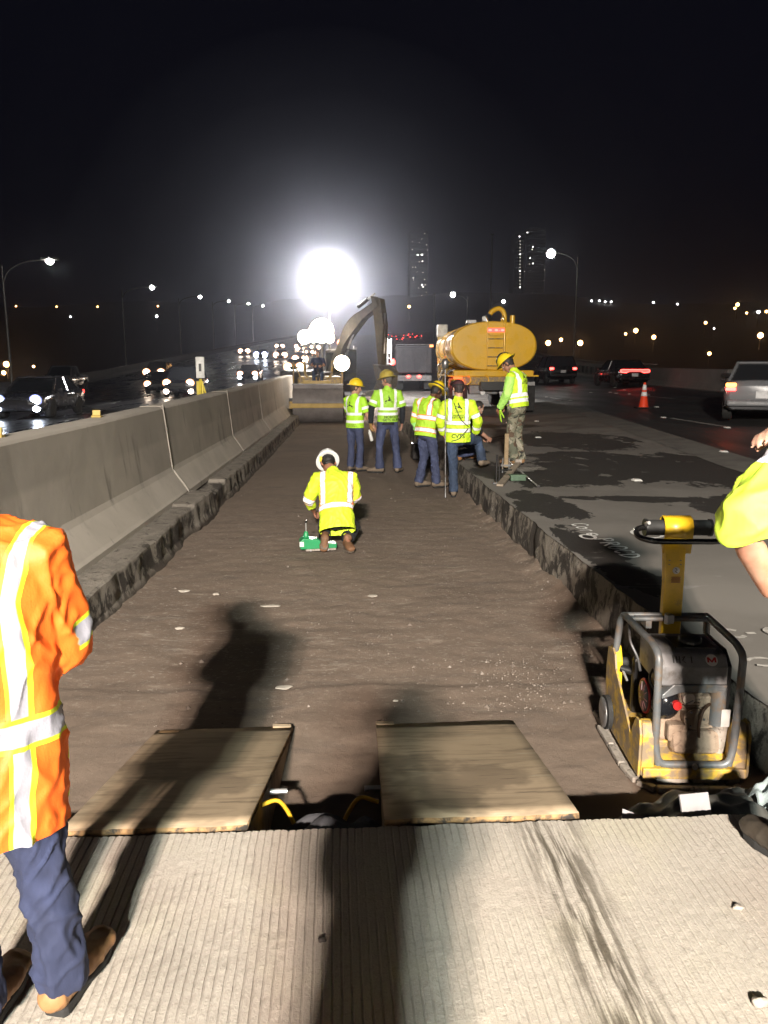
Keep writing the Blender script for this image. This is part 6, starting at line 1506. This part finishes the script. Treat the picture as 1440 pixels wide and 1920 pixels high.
MB().box((-.275, -.104, .11), (.06, .008, .07)).build('keypad', M['white'], t)
for x in (-.15, .02, .1): MB().cyl((x, -.13, .02), (x, -.11, .02), .016, n=10).build('foot', M['bolt'], t)
def onp(px, py, z): d_ = at(px, py, 1) - V((0, 0, CAMZ)); return V((0, 0, CAMZ)) + d_ * ((z - CAMZ) / d_.z)
woodm = plain('weathered stake wood', (.30, .22, .13), .8, scale=10)
a = onp(948, 888, 0); t = thing('wooden_stake', 'upright wooden stake clamped by the boots of the man in camouflage', 'stake', (a.x, a.y, 0)); MB().box((0, 0, .36), (.06, .045, .52)).build('post', woodm, t, bevel=.004)
for x in (-.05, .05): MB().cyl((x, 0, .012), (x, 0, .24), .012, n=8).build('support_rod', M['greysteel'], t)
MB().box((0, 0, .13), (.16, .05, .03)).build('clamp', M['greysteel'], t)
a = onp(933, 908, 0); t = thing('screed_stand', 'dark iron screed bracket with a short pin, left of the stake', 'bracket', (a.x, a.y, 0))
for x, h_ in ((-.02, .42), (.02, .26)): MB().cyl((x, 0, .012), (x, 0, h_), .012, n=8).build('rod', M['black'], t)
MB().cyl((-.02, 0, .2), (.20, .02, .2), .01, n=8).build('cross_rod', M['black'], t); MB().box((0, 0, .02), (.14, .10, .02)).build('foot', M['greysteel'], t)
a = onp(937, 914, 0); b_ = onp(971, 882, 0); t = thing('wooden_plank', 'short plank lying aslant at the trench edge in front of the stake', 'plank', (0, 0, 0))
a2 = V((a.x, a.y, .03)); b2 = V((b_.x, b_.y, .12)); MB().bar(a2, b2, .09, .03).build('board', plain('grey plank', (.34, .28, .22), .8), t); MB().box(b2 + V((0, 0, .03)), (.10, .06, .06)).build('end_block', M['dustyplate'], t)
a = onp(954, 876, 0); b_ = onp(1008, 914, 0); t = thing('thin_rod', 'thin pale metal rod crossing the plank, pointing right', 'rod', (0, 0, 0)); MB().cyl((a.x, a.y, .10), (b_.x, b_.y, .02), .011, n=8).build('bar', M['bolt'], t); MB().cyl((b_.x, b_.y, .02), (b_.x + .02, b_.y - .02, .02), .018, n=8).build('tip', M['steel'], t)
a = onp(970, 902, 0); t = thing('green_box', 'small green grey box on the wet pavement behind the thin rod', 'box', (a.x, a.y, 0)); MB().box((0, 0, .045), (.22, .14, .07)).build('body', plain('green grey box', (.08, .14, .09), .6), t, bevel=.01); MB().box((0, 0, .088), (.23, .15, .014)).build('lid', plain('green grey lid', (.10, .17, .11), .6), t)
a = onp(780, 830, FZ); t = thing('equipment_case', 'dark equipment case in the trench behind the crew', 'case', (2.0, 17.2, FZ + .01)); MB().box((-.1, 0, .2), (.5, .4, .36)).build('body', M['black'], t, bevel=.03); MB().tube(fillet([(-.22, 0, .38), (-.22, 0, .46), (.02, 0, .46), (.02, 0, .38)], .03), .012, 8).build('handle', M['steel'], t); MB().box((-.1, -.205, .3), (.06, .02, .05)).build('latch', M['bolt'], t)

# ================================================================== haze
hzm = bpy.data.materials.new('night haze'); hzm.use_nodes = True; nt = hzm.node_tree; nt.nodes.remove(nt.nodes['Principled BSDF'])
pv = nt.nodes.new('ShaderNodeVolumePrincipled'); pv.inputs['Color'].default_value = (.74, .80, 1, 1); pv.inputs['Density'].default_value = .00085; pv.inputs['Anisotropy'].default_value = .83
nt.links.new(pv.outputs[0], nt.nodes['Material Output'].inputs['Volume'])
def glow_shell(name, loc, rad, dens, g, label):
    m = bpy.data.materials.new(name); m.use_nodes = True; q = m.node_tree; q.nodes.remove(q.nodes['Principled BSDF'])
    v = q.nodes.new('ShaderNodeVolumePrincipled'); v.inputs['Color'].default_value = (.86, .88, 1, 1); v.inputs['Density'].default_value = dens; v.inputs['Anisotropy'].default_value = g
    q.links.new(v.outputs[0], q.nodes['Material Output'].inputs['Volume'])
    o = MB().ball((0, 0, 0), rad, 32, 20).build(name, m); o.location = loc; tag(o, label, 'dust'); o['kind'] = 'stuff'
for k_, (r_, dn_) in enumerate([(1.9, .003), (2.8, .0026), (4.0, .002), (5.6, .0013), (7.6, .0008), (10, .0005), (13, .0003), (16.5, .00015)]):  # nested thin volumes added to give the balloon light a soft glow
    glow_shell('added_glow', (LB.x, 41, LB.z - .12 * r_), (r_, r_, r_ * .95), dn_, .55, 'added thin haze making the soft glow round the balloon light')
hz_ = MB().box((0, 570, 85), (2900, 1560, 240)).build('haze', hzm); hz_['kind'] = 'stuff'
